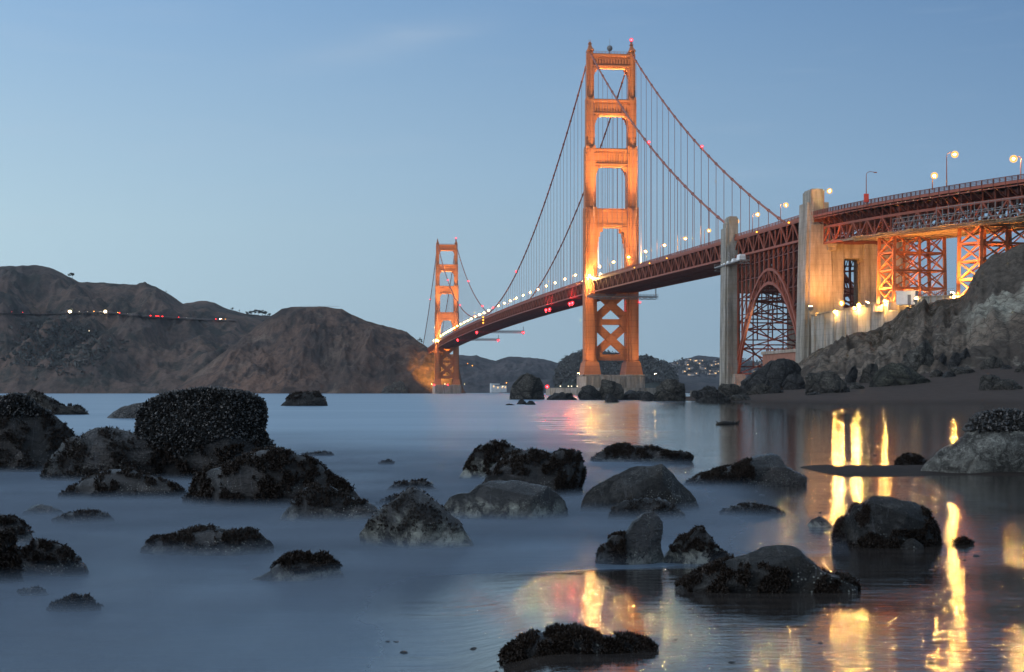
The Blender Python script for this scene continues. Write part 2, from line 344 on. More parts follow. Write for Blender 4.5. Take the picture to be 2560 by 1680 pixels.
hillD = Hill('hills', [(1090, 905), (1149, 887), (1170, 889), (1197, 891), (1239, 902), (1268, 892), (1296, 891.5), (1338, 896), (1366, 899), (1403, 909), (1470, 915), (1560, 930)], 4100, 4800, 170, 50, 40, hm3, 5.1)
hillE = Hill('wooded_hill', [(1385, 960), (1396, 925), (1406, 905), (1423, 893), (1456, 881), (1480, 879), (1510, 884), (1540, 889), (1593, 896), (1616, 895), (1640, 902), (1663, 910), (1676, 925), (1690, 945), (1705, 975)], 3500, 3800, 170, 40, 14, hm4, 2.2, rj=2.5)
hillF = Hill('hills', [(1620, 925), (1666, 909), (1700, 900), (1746, 889), (1796, 894), (1850, 899), (1900, 905), (2000, 912), (2120, 925)], 5200, 6300, 150, 50, 50, hm3, 9.4, rj=1.6)
hillG = Hill('hills', [(1560, 950), (1620, 938), (1700, 940), (1760, 944), (1840, 948), (2020, 955)], 3600, 4200, 100, 24, 12, hm3, 6.6)

# water: a fan of cells from the beach to the far shore, with thin layers of wave spray above it in the surf
film_tab = [(1000, 1640), (1010, 1560), (1040, 1500), (1100, 1540), (1200, 1700), (1230, 1770), (1290, 1800), (1380, 1850), (1420, 1700), (1438, 1200), (1480, 1100), (1700, 1040)]
def film(px, Y):
    py = HY + CH * FPX / Y; b = interp(film_tab, py) + 45 * noise.noise((px * .004, Y * .25, 1.3)); w = 130 + 5 * min(50, max(0, Y - 25)) + 150 * (1 - sstep(14, 22, Y)); return sstep(b - w, b + w, px)
def mistf(px, Y):
    py = HY + CH * FPX / Y; f = film(px, Y); d = interp([(1000, .0), (1060, .12), (1120, .3), (1190, .8), (1260, 1.), (1400, 1.), (1480, .75), (1560, .45), (1700, .35)], py)
    return d * (1 - f) * (.62 + .55 * noise.fractal((px * .0022, Y * .22, 4.4), 1, 2, 4))
def fan(pxs, Ys, zf):
    vs = []; n = len(Ys)
    for px in pxs:
        for Y in Ys: X = PX(px, Y + 3); vs.append((X, Y, zf(px, X, Y)))
    return vs, [(i * n + j, (i + 1) * n + j, (i + 1) * n + j + 1, i * n + j + 1) for i in range(len(pxs) - 1) for j in range(n - 1)]
def WZ(px, X, Y):
    # the film of water on the sand: it tilts up the beach near the viewer and lies in long shallow swells
    if Y > 60: return 0.0
    f = film(px, Y); z = .028 * max(0, 15.0 - Y) * (1 - sstep(12.6, 16.0, Y) * .6) * sstep(1090, 1420, CX + X / Y * FPX) if Y < 15 else 0
    z += (1 - sstep(30, 55, Y)) * (.014 * noise.noise((X * .33, Y * .42, 2.2)) + .0045 * noise.noise((X * .8, Y * 1.15, 5.2)))
    return f * z
def FZ(X, Y): return WZ(CX + X / (Y + 3) * FPX, X, Y)
def watermat():
    m, nt, b = newmat('sea_water')
    at = nt.nodes.new('ShaderNodeAttribute'); at.attribute_name = 'film'; F0 = at.outputs['Fac']
    v = coords(nt, 'Object', (1, 1, 1)); w = coords(nt, 'Object', (.22, 1, 1)); big = coords(nt, 'Object', (.03, .10, 1))
    swirl = noiz(nt, w, .55, 5, .6, .4); fine = noiz(nt, v, 7, 5, .62, .6); mid = noiz(nt, w, 4.2, 5, .62, .5); bigs = noiz(nt, big, .6, 4, .55)
    F = ramp(nt, [(.12, 0), (.5, .5), (.88, 1)], mth(nt, 'ADD', F0, mth(nt, 'MULTIPLY', mth(nt, 'SUBTRACT', swirl, .5), mth(nt, 'MULTIPLY', mth(nt, 'MULTIPLY', F0, mth(nt, 'SUBTRACT', 1.0, F0)), 4.5))), 'EASE')
    colm = mix(nt, ramp(nt, [(.35, 0), (.65, 1)], swirl), (.070, .110, .158), (.108, .160, .220))
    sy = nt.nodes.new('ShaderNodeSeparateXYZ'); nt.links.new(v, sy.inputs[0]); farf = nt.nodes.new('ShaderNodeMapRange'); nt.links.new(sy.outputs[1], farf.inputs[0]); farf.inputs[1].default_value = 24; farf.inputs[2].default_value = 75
    colm = mix(nt, farf.outputs[0], colm, mix(nt, ramp(nt, [(.35, 0), (.65, 1)], swirl), (.115, .185, .262), (.155, .235, .320)))  # far water lightened in the base colour to stand in for reflected sky
    colf = mix(nt, ramp(nt, [(.4, 0), (.6, 1)], mid), (.040, .034, .030), (.022, .020, .020))
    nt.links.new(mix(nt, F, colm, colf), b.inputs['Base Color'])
    r = nt.nodes.new('ShaderNodeMix'); nt.links.new(F, r.inputs[0])
    nt.links.new(ramp(nt, [(.3, .30), (.7, .36)], bigs), r.inputs[2]); nt.links.new(ramp(nt, [(.36, .008), (.66, .022)], swirl), r.inputs[3]); nt.links.new(r.outputs[0], b.inputs['Roughness'])
    b.inputs['IOR'].default_value = 1.33; b.inputs['Specular IOR Level'].default_value = .5
    Z = lambda s: mth(nt, 'SUBTRACT', s, .5)
    h = mth(nt, 'ADD', mth(nt, 'MULTIPLY', Z(fine), .0044), mth(nt, 'ADD', mth(nt, 'MULTIPLY', Z(mid), .0088), mth(nt, 'MULTIPLY', Z(swirl), .010)))
    hm = mth(nt, 'MULTIPLY', Z(swirl), .10)
    mx = nt.nodes.new('ShaderNodeMix'); nt.links.new(F0, mx.inputs[0]); nt.links.new(hm, mx.inputs[2]); nt.links.new(h, mx.inputs[3])
    bump(nt, b, mx.outputs[0], 1.0, .55); return m
def mistmat():
    m, nt, b = newmat('wave_spray')
    at = nt.nodes.new('ShaderNodeAttribute'); at.attribute_name = 'mist'; v = coords(nt, 'Object', (.35, 1, 1)); n = noiz(nt, v, 1.1, 5, .6, .6)
    a = mth(nt, 'MULTIPLY', at.outputs['Fac'], ramp(nt, [(.25, .55), (.7, 1.0)], n))
    tr = nt.nodes.new('ShaderNodeBsdfTransparent'); df = nt.nodes.new('ShaderNodeBsdfDiffuse'); df.inputs[0].default_value = (.20, .25, .31, 1)
    ms = nt.nodes.new('ShaderNodeMixShader'); nt.links.new(a, ms.inputs[0]); nt.links.new(tr.outputs[0], ms.inputs[1]); nt.links.new(df.outputs[0], ms.inputs[2])
    nt.links.new(ms.outputs[0], nt.nodes['Material Output'].inputs[0]); return m
mb = MB(); pxs = [-1500 + 20 * i for i in range(280)]; Ys = [1.0 * (45 / 1.0) ** (i / 190) for i in range(190)] + [45 * (40000 / 45) ** (i / 110) for i in range(111)]
vs, fs = fan(pxs, Ys, lambda px, X, Y: WZ(px, X, Y)); fa = [film(px, Y) for px in pxs for Y in Ys]; ma = [0.0] * len(vs); mb.add(vs, fs); nbase = len(fs)
mpx = [-260 + 30 * i for i in range(76)]; mYs = [5.5 * (75 / 5.5) ** (i / 90) for i in range(91)]
mfield = [max(0, mistf(px, Y)) * sstep(-260, -150, px) * (1 - sstep(50, 74, Y)) for px in mpx for Y in mYs]
for k in range(1, 9):
    z = .012 * k + .0008 * k * k; vs, fs = fan(mpx, mYs, lambda px, X, Y: z + .006 * noise.noise((X * .6, Y * .6, k * 3.0)))
    fs = [f for f in fs if max(mfield[i] for i in f) > .002]; mb.add(vs, fs); fa += [0] * len(vs); ma += [min(.6, f * (.58, .48, .37, .28, .20, .13, .085, .05)[k - 1]) for f in mfield]
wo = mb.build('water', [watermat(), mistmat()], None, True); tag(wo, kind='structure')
for nm, vals in (('film', fa), ('mist', ma)):
    a = wo.data.attributes.new(nm, 'FLOAT', 'POINT'); a.data.foreach_set('value', [float(x) for x in vals])
mi = np.zeros(len(wo.data.polygons), dtype=np.int32); mi[nbase:] = 1; wo.data.polygons.foreach_set('material_index', mi)

# sand
def YSH(px): return CH * FPX / (interp([(1500, 998), (1650, 1000), (1750, 1003), (2040, 1008), (2560, 1010)], px) - HY)
def SAND(px, X, Y):
    d = Y - YSH(px); z = -.06
    if d > -60: z = max(z, .027 * d + (.00035 * max(0, d) ** 2 if d > 0 else 0) * min(1, max(0, (px - 2000) / 500)))
    if Y < 80:
        c = 33 + .5 * noise.noise((X * .6, 0, 2)); g = math.exp(-((Y - c) / 2.2) ** 2) * sstep(6.1, 7.0, X) * (1 - .55 * sstep(10.5, 13, X)); z = max(z, -.06 + (.155 + .06 * noise.fractal((X * 1.1, Y * .8, 3), 1, 2, 3)) * g)
        g2 = math.exp(-((Y - 24.5 - (X - 9) * .5) / 1.0) ** 2) * sstep(9.5, 11, X); z = max(z, -.06 + .045 * g2)
        z += .008 * noise.fractal((X * .7, Y * .5, 6), 1, 2, 4)
    else: z += .10 * noise.fractal((X * .05, Y * .05, 6), 1, 2, 4) * min(1, max(0, d / 30 + .5))
    if Y > 80: z = min(z, interp([(1500, -1.2), (1660, -.4), (1720, .15), (1850, .9), (1950, 2.2), (2080, 20)], px))
    return z
def sandmat():
    m, nt, b = newmat('wet_sand'); v = coords(nt, 'Object'); n = noiz(nt, v, .5, 6, .6); n2 = noiz(nt, v, 9, 6, .7)
    col = mix(nt, ramp(nt, [(.35, 0), (.65, 1)], n), (.072, .058, .052), (.050, .041, .037)); col = mix(nt, ramp(nt, [(.45, 0), (.7, .5)], n2), col, (.092, .077, .069))
    wa = nt.nodes.new('ShaderNodeAttribute'); wa.attribute_name = 'wet'; col = mix(nt, mth(nt, 'MULTIPLY', wa.outputs['Fac'], .85), col, (.030, .025, .022))
    nt.links.new(col, b.inputs['Base Color']); nt.links.new(ramp(nt, [(0, .85), (1, .7)], wa.outputs['Fac']), b.inputs['Roughness']); b.inputs['Specular IOR Level'].default_value = .03
    bump(nt, b, mth(nt, 'ADD', n, mth(nt, 'MULTIPLY', n2, .15)), .12, .6); return m
mb = MB(); vs, fs = fan([1400 + 12 * i for i in range(135)], [8 * (600 / 8) ** (i / 220) for i in range(221)], SAND); mb.add(vs, fs); bo = tag(mb.build('beach', sandmat(), None, True), kind='structure')
a = bo.data.attributes.new('wet', 'FLOAT', 'POINT'); a.data.foreach_set('value', [1 - sstep(.02, .7 + .25 * noise.noise((p[0] * .1, p[1] * .1, 0)), p[2]) for p in vs])

# the bluff on the shore with its dark outcrop; the terrace and fort ground behind it
def cliffmat():
    m, nt, b = newmat('bluff_earth'); v = coords(nt, 'Object'); v2 = coords(nt, 'Object', (1, 1, 2.2))
    n1 = noiz(nt, v, .045, 7, .65, .5); n2 = noiz(nt, v2, .35, 8, .7, .6); n3 = noiz(nt, v, 1.6, 6, .7)
    col = mix(nt, ramp(nt, [(.45, 0), (.56, 1)], n1), (.190, .152, .118), (.070, .057, .047))
    col = mix(nt, ramp(nt, [(.5, 0), (.62, .9)], n2), col, (.070, .062, .050))
    col = mix(nt, ramp(nt, [(.55, 0), (.68, .8)], noiz(nt, v2, .12, 7, .7, .8)), col, (.27, .24, .195))
    gr = nt.nodes.new('ShaderNodeAttribute'); gr.attribute_name = 'scrub'
    col = mix(nt, mth(nt, 'MULTIPLY', gr.outputs['Fac'], ramp(nt, [(.42, .0), (.56, 1)], noiz(nt, v, .6, 6, .7))), col, (.045, .036, .022))
    cap = nt.nodes.new('ShaderNodeAttribute'); cap.attribute_name = 'outcrop'; bnd = nt.nodes.new('ShaderNodeAttribute'); bnd.attribute_name = 'ledge'
    dk = mix(nt, ramp(nt, [(.42, 0), (.62, 1)], n2), (.105, .088, .072), (.060, .052, .043)); dk = mix(nt, ramp(nt, [(.62, 0), (.70, .8)], n3), dk, (.20, .18, .15))
    col = mix(nt, cap.outputs['Fac'], col, dk)
    lt = mix(nt, ramp(nt, [(.40, 0), (.60, 1)], n2), (.36, .36, .30), (.18, .17, .14)); col = mix(nt, bnd.outputs['Fac'], col, lt)
    vz = nt.nodes.new('ShaderNodeTexVoronoi'); vz.feature = 'DISTANCE_TO_EDGE'; vz.inputs['Scale'].default_value = .16; nt.links.new(mixv(nt, v2, n2, 4.0), vz.inputs[0])
    col = mix(nt, ramp(nt, [(0, .75), (.05, 0)], vz.outputs[0]), col, (.045, .038, .032))  # crevice shade put into the colour as dark lines along cell edges
    nt.links.new(col, b.inputs['Base Color']); b.inputs['Roughness'].default_value = .9; b.inputs['Specular IOR Level'].default_value = .2
    bump(nt, b, mth(nt, 'ADD', n2, mth(nt, 'MULTIPLY', n3, .5)), 1.0, 1.0); return m
ridge = [(1960, 960), (1990, 915), (2022, 890), (2080, 860), (2141, 832), (2190, 820), (2220, 813), (2245, 792), (2271, 772), (2300, 762), (2329, 757), (2370, 747), (2400, 742), (2412, 734), (2430, 700), (2448, 668), (2465, 655), (2482, 641), (2520, 625), (2560, 611), (2640, 590), (2760, 560), (2900, 540)]
footY = [(1960, 400), (2140, 365), (2300, 345), (2560, 335), (2900, 320)]; rdgY = [(1960, 470), (2040, 470), (2220, 455), (2330, 440), (2400, 432), (2450, 405), (2560, 400), (2900, 385)]
caps, leds = [], []
def clift(px, t):
    yf, yr = interp(footY, px), interp(rdgY, px); zr = PZ(interp(ridge, px), yr); Y = yf + (yr - yf) * t; X = PX(px, Y); z0 = SAND(px, PX(px, yf), yf) - 1.0
    s = interp([(0, 0), (.12, .10), (.5, .50), (.8, .80), (1, 1)], t)
    k = sstep(2380, 2470, px)   # the outcrop stands steep above a pale ledge
    s = s * (1 - k) + k * interp([(0, 0), (.45, .40), (.62, .60), (.70, .66), (1, 1)], t)
    z = z0 + (zr - z0) * s; w = min(1, 6 * t * (1 - t) + .12); q = Vector((X * .05, Y * .03, z * .05))
    d = 3.6 * w * (noise.ridged_multi_fractal(q, .8, 2.1, 6, 1, 2) - 1.1) + 1.3 * w * noise.fractal(q * 5, .9, 2, 5)
    d *= min(1, max(.05, (zr - z0) / 14))
    gl = noise.fractal((px * .035 + .8 * noise.noise((px * .02, z * .06, 1)), z * .018, 7), .8, 2.2, 4); d += 2.2 * w * gl * min(1, max(.1, (zr - z0) / 14)) * (1 - k * .5)
    d += .55 * noise.fractal((X * .25, Y * .2, z * .3), .7, 2, 5)
    nn = .10 * noise.fractal((X * .09, Y * .09, z * .12), .8, 2, 4)
    cap = k * sstep(.60, .66, t + nn); led = k * sstep(.40, .48, t + nn) * (1 - sstep(.60, .66, t + nn)); caps.append(cap); leds.append(led)
    return (X, Y, z + d), (sstep(.60, .85, t + .18 * noise.fractal((X * .06, Y * .06, 1), 1, 2, 4)) * (1 - k * .3))
cp = [1960 + 4.5 * i for i in range(210)]; rows = 130; vs = []; scr = []
for px in cp:
    for j in range(rows + 1):
        p, s = clift(px, j / rows); vs.append(p); scr.append(s)
    zt = vs[-1][2]
    for k, (dy, zz) in enumerate(((6, -.8), (25, -3), (60, -6))):
        Y = interp(rdgY, px) + dy; vs.append((PX(px, Y), Y, min(zt + zz, 29 - k * .5) if px < 2410 else zt + zz * .6)); scr.append(1); caps.append(sstep(2380, 2470, px)); leds.append(0)
n = rows + 4; fs = [(i * n + j, (i + 1) * n + j, (i + 1) * n + j + 1, i * n + j + 1) for i in range(len(cp) - 1) for j in range(n - 1)]
mb = MB(); mb.add(vs, fs); cliff = mb.build('bluff_terrain', cliffmat(), None, True); tag(cliff, kind='structure')
for nm, vals in (('scrub', scr), ('outcrop', caps), ('ledge', leds)):
    a = cliff.data.attributes.new(nm, 'FLOAT', 'POINT'); a.data.foreach_set('value', [float(x) for x in vals])
def ground(name, pts, z, mat):
    mb = MB(); mb.prism(pts, z - 4, z, 'xy'); return tag(mb.build(name, mat, None, False, True), kind='structure')
dirt = paint('packed_ground', (.11, .10, .085), .9, .4, .15)
ground('terrace_ground', [(110.6, 531), (115.6, 508), (127.6, 484), (128.6, 462), (131.8, 449), (150, 440), (280, 440), (300, 620), (170, 640), (120, 545)], 29.2, dirt)
ground('point_ground', [(86, 560), (95, 500), (140, 470), (300, 470), (320, 800), (110, 800), (82, 700)], 2.6, dirt)
# ------------------------------------------------------------------ the suspension bridge
def quart(vi, bw, zb, zt, n=8):
    return [(vi - bw + bw * math.cos(k * math.pi / 2 / n), zb + (zt - zb) * math.sin(k * math.pi / 2 / n)) for k in range(n + 1)]
bridge = empty('suspension_bridge', O, ROT, 'long orange suspension bridge with two floodlit towers and a red steel deck', 'bridge')
SEG = [(21.9, 121.6, 7.3, 13.4), (121.6, 161.4, 6.2, 11.2), (161.4, 193.3, 4.8, 9.2), (193.3, 223.0, 3.6, 7.6)]
def leg_mb(s):
    m = MB(); c = 13.72 * s
    m.frus(c - 5.6, c + 5.6, -10, 10, 13.2, c - 4.5, c + 4.5, -8.2, 8.2, 21.0); m.box(c - 4.0, c + 4.0, -7.6, 7.6, 21.0, 21.9)
    for i, (a, b, w, l) in enumerate(SEG):
        m.box(c - w / 2, c + w / 2, -l / 2 + 1.2, l / 2 - 1.2, a, b)
        m.box(c - w * .34, c + w * .34, -l / 2, l / 2, a, b - .9)
        m.box(c - w * .17, c + w * .17, -l / 2 - .7, l / 2 + .7, a, b - 2.2)
        m.box(c - w / 2 - .45, c + w / 2 + .45, -l * .28, l * .28, a, b - 1.5)
        if i < 3: m.box(c - w / 2 - .25, c + w / 2 + .25, -l / 2 + .9, l / 2 - .9, b - 6.2, b - 5.4)
        for z in np.arange(a + 9, b - 6, 12.4): m.box(c - w / 2 - .06, c + w / 2 + .06, -l / 2 + 1.14, l / 2 - 1.14, z, z + .25)
    return m
def strut_mb(zt, zb, br, w, th, ribs=True, bw=3.6):
    vi = 13.72 - w / 2 + .3; m = MB()
    poly = [(-vi, zt), (vi, zt), (vi, br)] + quart(vi, bw, br, zb - .6)[1:]
    poly += [(-a, b) for a, b in quart(vi, bw, br, zb - .6)[::-1]][:-1] + [(-vi, br)]
    m.prism(poly, -th / 2 + .9, th / 2 - .9)
    e = th / 2
    for sgn in (-1, 1):
        y0, y1 = sorted((sgn * (e - .9), sgn * (e if ribs else e - .55)))
        m.box(-vi, vi, y0, y1 + 0, zt - 1.5, zt - .2); m.box(-vi, vi, y0, y1, zb + .1, zb + 1.0)
        y0, y1 = sorted((sgn * (e - .9), sgn * (e - .25)))
        if ribs:
            n = 13
            for k in range(n):
                x = -vi + .9 + (2 * vi - 1.8) * k / (n - 1); m.box(x - .42, x + .42, y0, y1, zb + 2.0, zt - 2.8)
            for k in range(26):
                x = -vi + .5 + (2 * vi - 1) * k / 25; m.box(x - .22, x + .22, y0, y1, zb + 1.0, zb + 1.9); m.box(x - .22, x + .22, y0, y1, zt - 2.3, zt - 1.5)
        for s in (-1, 1):   # stepped corner brackets on the faces
            for k in range(5):
                z1 = zb - .6 - (zb - .6 - br) * k / 5; d = bw * (1 - (k / 5) ** .55) * .9; x0, x1 = sorted((s * vi, s * (vi - max(.5, d)))); m.box(x0, x1, *sorted((sgn * (e - .9), sgn * (e - .45))), z1 - (zb - .6 - br) / 5, z1)
    m.box(-vi, vi, -e + .3, e - .3, zt, zt + .35)
    return m
def brace_mb(z0, z1, half=False):
    m = MB(); vi = 10.3
    for s in (-1, 1): m.bar((-vi * s, 0, z0), (vi * s, 0, z1), 5.0, 3.0, (0, 1, 0))
    zc = (z0 + z1) / 2; m.prism([(-3.6, zc), (0, zc + 3.4), (3.6, zc), (0, zc - 3.4)], -2.6, 2.6)
    for s in (-1, 1):
        m.prism([(s * vi, z0 - .2), (s * (vi - 4.6), z0 - .2), (s * vi, z0 + 4.8)], -2.55, 2.55); m.prism([(s * vi, z1 + .2), (s * (vi - 4.6), z1 + .2), (s * vi, z1 - 4.8)], -2.55, 2.55)
    return m
def make_tower():
    base = MB()
    for s in (-1, 1):
        base.box(13.72 * s - 6.6, 13.72 * s + 6.6, -11, 11, 12.4, 13.2)
    base.box(-8, 8, -8, 8, 12.2, 13.0)
    t = base.build('tower', M['pier'], bridge)
    for s in (-1, 1): leg_mb(s).build('leg', M['tower'], t)
    for a in ((221.0, 212.6, 204.7, 3.6, 6.4), (191.4, 181.7, 173, 4.8, 7.6), (159.4, 148.7, 140.8, 6.2, 9.0)): strut_mb(*a).build('portal_strut', M['tower'], t, fixn=True)
    strut_mb(120.3, 109.3, 92.5, 7.3, 10.6, False, 4.6).build('portal_strut', M['tower'], t, fixn=True)
    brace_mb(26.8, 45.4).build('cross_brace', M['tower'], t, fixn=True); brace_mb(49.4, 68.0).build('cross_brace', M['tower'], t, fixn=True)
    for z0, z1 in ((45.6, 49.2), (22.4, 26.4)): MB().box(-10.6, 10.6, -2.7, 2.7, z0, z1).build('horizontal_brace', M['tower'], t)
    for s in (-1, 1):
        m = MB(); c = 13.72 * s; m.frus(c - 2.1, c + 2.1, -5, 5, 223, c - 1.3, c + 1.3, -3, 3, 225); m.frus(c - 1.3, c + 1.3, -2.2, 2.2, 225, c - .8, c + .8, -1.2, 1.2, 227); m.box(c - .7, c + .7, -.7, .7, 227, 229); m.box(c - 1.2, c + 1.2, -1.2, 1.2, 227.6, 228)
        for k in (-.5, .5): m.bar((c + k, 0, 229), (c + k, 0, 230.6), .22)
        m.build('saddle_cap', M['tower'], t)
    pr = MB()
    for x in np.arange(-12, 12.1, 2): pr.bar((x, -2.6, 221.3), (x, -2.6, 222.7), .14)
    pr.bar((-12, -2.6, 222.7), (12, -2.6, 222.7), .16); pr.bar((-12, -2.6, 222.0), (12, -2.6, 222.0), .12); pr.build('rail', M['tower'], t)
    p = MB()
    pol = [(22.5 * math.cos(k * math.pi / 12), 14.5 * math.sin(k * math.pi / 12)) for k in range(24)]; pol = [(max(-21, min(21, a * 1.15)), max(-12.5, min(12.5, b * 1.1))) for a, b in pol]
    p.prism(pol, -6, 12.1, 'xy')
    for k in range(-5, 6): p.box(k * 3.4 - .3, k * 3.4 + .3, -12.9, -12.4, 0, 11.4)
    p.build('pier', M['pier'], t, fixn=True)
    return t
tw = make_tower()
dome = MB().ball((-.6, 0, 225.4), 1.9, 12, 8); dome.tube([(-.6, 0, 221), (-.6, 0, 224)], .35); dome.build('radome', M['grey'], tw, True)
ant = MB().tube([(-.3, 1.5, 221), (-.3, 1.5, 232)], .09, 4).build('antenna', M['grey'], tw)
tw2 = tw.copy(); COL.objects.link(tw2); tw2.location = (0, 1281, 0)
for ch in list(tw.children):
    if ch.name.startswith(('radome', 'antenna')): continue
    c = ch.copy(); COL.objects.link(c); c.parent = tw2
tw['label'] = 'near tower, its lower legs standing on a concrete pier behind the rocks'; tw2['label'] = 'far tower, small, beside the dark headland'
# main cables with their bands
for s in (-1, 1):
    m = MB(); c = 13.72 * s
    us = list(np.linspace(-343, 0, 46)) + list(np.linspace(0, 1281, 150))[1:] + list(np.linspace(1281, 1624, 40))[1:]
    m.tube([(c, u, CAB(u)) for u in us], .52, 7)
    for u in np.arange(-335, 1620, 15.24):
        if abs(u) < 6 or abs(u - 1281) < 6: continue
        d = Vector((0, 2, CAB(u + 1) - CAB(u - 1))).normalized() * .7; p = Vector((c, u, CAB(u))); m.tube([p - d, p + d], .78, 7)
    m.build('main_cable', M['cable'], bridge, True)
# suspender ropes: the hundred nearest are parts, the others one part
sus = []
for s in (-1, 1):
    for u in np.arange(-335, 1620, 15.24):
        if abs(u) < 9 or abs(u - 1281) < 9: continue
        zb, zt = ROAD(u) - .2, CAB(u)
        if zt - zb > 1.2: sus.append((math.hypot(*(BW(13.7 * s, u, 0))[:2]) + (0 if s < 0 else 10), s, u, zb, zt))
sus.sort(); rest = MB()
for i, (_, s, u, zb, zt) in enumerate(sus):
    m = MB() if i < 100 else rest
    for k in (-.23, .23): m.bar((13.72 * s, u + k, zb), (13.72 * s, u + k, zt), .15, .15)
    if i < 100: m.build('suspender', M['rope'], bridge)
tag(rest.build('suspender', M['rope'], bridge), kind='stuff')
# deck
def truss(m, u0, u1, v, zoff, h, pan=7.62, ch=.85, web=.42):
    n = max(1, round((u1 - u0) / pan)); us = [u0 + (u1 - u0) * k / n for k in range(n + 1)]
    for k in range(n):
        a, b = us[k], us[k + 1]; za, zb = ROAD(a) + zoff, ROAD(b) + zoff
        m.bar((v, a, za), (v, b, zb), ch * .8, ch); m.bar((v, a, za - h), (v, b, zb - h), ch * .8, ch)
        m.bar((v, a, za), (v, a, za - h), web)
        if k % 2 == 0: m.bar((v, a, za - h), (v, b, zb), web * 1.2)
        else: m.bar((v, a, za), (v, b, zb - h), web * 1.2)
def deck_parts(u0, u1, parent):
    n = int((u1 - u0) / 7.62); us = [u0 + (u1 - u0) * k / n for k in range(n + 1)]
    d = MB(); fb = MB(); SR = {-13.95: (MB(), MB()), 13.95: (MB(), MB())}
    for a, b in zip(us, us[1:]):
        za, zb = ROAD(a), ROAD(b)
        d.add([(-13.1, a, za - .5), (13.1, a, za - .5), (13.1, b, zb - .5), (-13.1, b, zb - .5), (-13.1, a, za), (13.1, a, za), (13.1, b, zb), (-13.1, b, zb)], [(0, 3, 2, 1), (4, 5, 6, 7), (0, 1, 5, 4), (1, 2, 6, 5), (2, 3, 7, 6), (3, 0, 4, 7)])
        for v in (-13.95, 13.95):
            s, r = SR[v]
            s.bar((v, a, za - .25), (v, b, zb - .25), .5, .9)
            r.bar((v, a, za + 1.35), (v, b, zb + 1.35), .22); r.bar((v, a, za + .75), (v, b, zb + .75), .12, .16); r.bar((v, a, za + .35), (v, b, zb + .35), .12, .16)
            for q in range(6):
                t = q / 6; y = a + (b - a) * t; z = za + (zb - za) * t; r.bar((v, y, z + .1), (v, y, z + 1.3), .26 if q % 3 == 0 else .12)
        fb.bar((-13.3, a, za - 1.5), (13.3, a, za - 1.5), .6, 1.7); fb.bar((-13.3, a, za - 7.9), (13.3, a, za - 7.9), .6, .9)
        fb.bar((-13.3, a, za - 7.9), (0, b, zb - 7.9), .5, .5); fb.bar((13.3, a, za - 7.9), (0, b, zb - 7.9), .5, .5)
        fb.bar((-13.3, a, za - 7.6), (0, a, za - 2.2), .35); fb.bar((13.3, a, za - 7.6), (0, a, za - 2.2), .35)
        for v in (-9, -4.5, 0, 4.5, 9): fb.bar((v, a, za - .9), (v, b, zb - .9), .3, .7)
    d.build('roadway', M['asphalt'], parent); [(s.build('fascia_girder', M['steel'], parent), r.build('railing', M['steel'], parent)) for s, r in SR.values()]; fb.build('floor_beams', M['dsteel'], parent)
    for v in (-13.72, 13.72):
        t = MB(); truss(t, u0, u1, v, -.75, 7.2); t.build('stiffening_truss', M['steel'], parent)
deck_parts(-338, 1624, bridge)
# fender ring round the near pier
m = MB(); n = 72; ring = [((37 * math.copysign(abs(math.cos(t)) ** .75, math.cos(t))) - 5, (24 * math.copysign(abs(math.sin(t)) ** .75, math.sin(t)))) for t in [2 * math.pi * k / n for k in range(n)]]
for k in range(n):
    (a, b), (c, d) = ring[k], ring[(k + 1) % n]; ai, bi, ci, di = (a + 5) * .94 - 5, b * .92, (c + 5) * .94 - 5, d * .92
    m.add([(a, b, -4), (c, d, -4), (ci, di, -4), (ai, bi, -4), (a, b, 4.6), (c, d, 4.6), (ci, di, 4.6), (ai, bi, 4.6)], [(4, 5, 6, 7), (0, 1, 5, 4), (2, 3, 7, 6)])
fender = m.build('pier_fender', M['pier'], None, False, True, O); fender.rotation_euler = (0, 0, ROT); tag(fender, 'low oval concrete fender wall ringing the near tower pier in the water', 'fender wall')

# ------------------------------------------------------------------ concrete pylons
def pylon(u0, u1, wv, name, label, top, low, notch=1.8):
    root = empty(name, BW(0, (u0 + u1) / 2, 0), ROT, label, 'pylon'); h = (u1 - u0) / 2
    return root, h
p2, h = pylon(-349, -338, 0, 'bridge_pylon', 'far concrete pylon between the suspended deck and the steel arch', 0, 0)
for s in (-1, 1):
    m = MB(); f = lambda a, b: sorted((a * s, b * s))
    x0, x1 = f(-17.6, -11.6); x2, x3 = f(-17.0, -12.2); m.frus(x0, x1, -h, h, -2, x2, x3, -h + .4, h - .4, 64)
    a, b = f(-16.6, -12.6); m.box(a, b, -h + .9, h - 3.2, 63.8, 75.4); a, b = f(-16.2, -13); m.box(a, b, -h + 1.2, h - 3.6, 75.4, 76.0)
    a, b = f(-18.4, -16.8); a2, b2 = f(-17.7, -16.6); m.frus(a, b, -h + 1.2, h - 1.2, -2, a2, b2, -h + 1.6, h - 1.6, 71.2)
    a, b = f(-17.4, -16.61); m.box(a, b, -h + 1.9, h - 3.6, 71.2, 73.4)
    m.build('shaft', M['pylon'], p2, False, True)
MB().box(-11.6, 11.6, -h + 1.5, h - 1.5, 44, 55.5).build('cross_beam', M['pylon'], p2)
p1, h = pylon(-450, -438, 0, 'bridge_pylon', 'near concrete pylon lit orange from below, with an opening under the deck', 0, 0)
m = MB(); m.frus(-15.6, -6.0, -h, h, 10, -14.6, -7.2, -h + .4, h - .4, 61.5); m.box(-14.4, -9.4, -h + .9, h - 2, 61.5, 73.6); m.box(-9.4, -7.6, -h + 1.4, h - 2.4, 61.5, 69.5); m.box(-14.0, -9.8, -h + 1.2, h - 2.4, 73.6, 74.2)
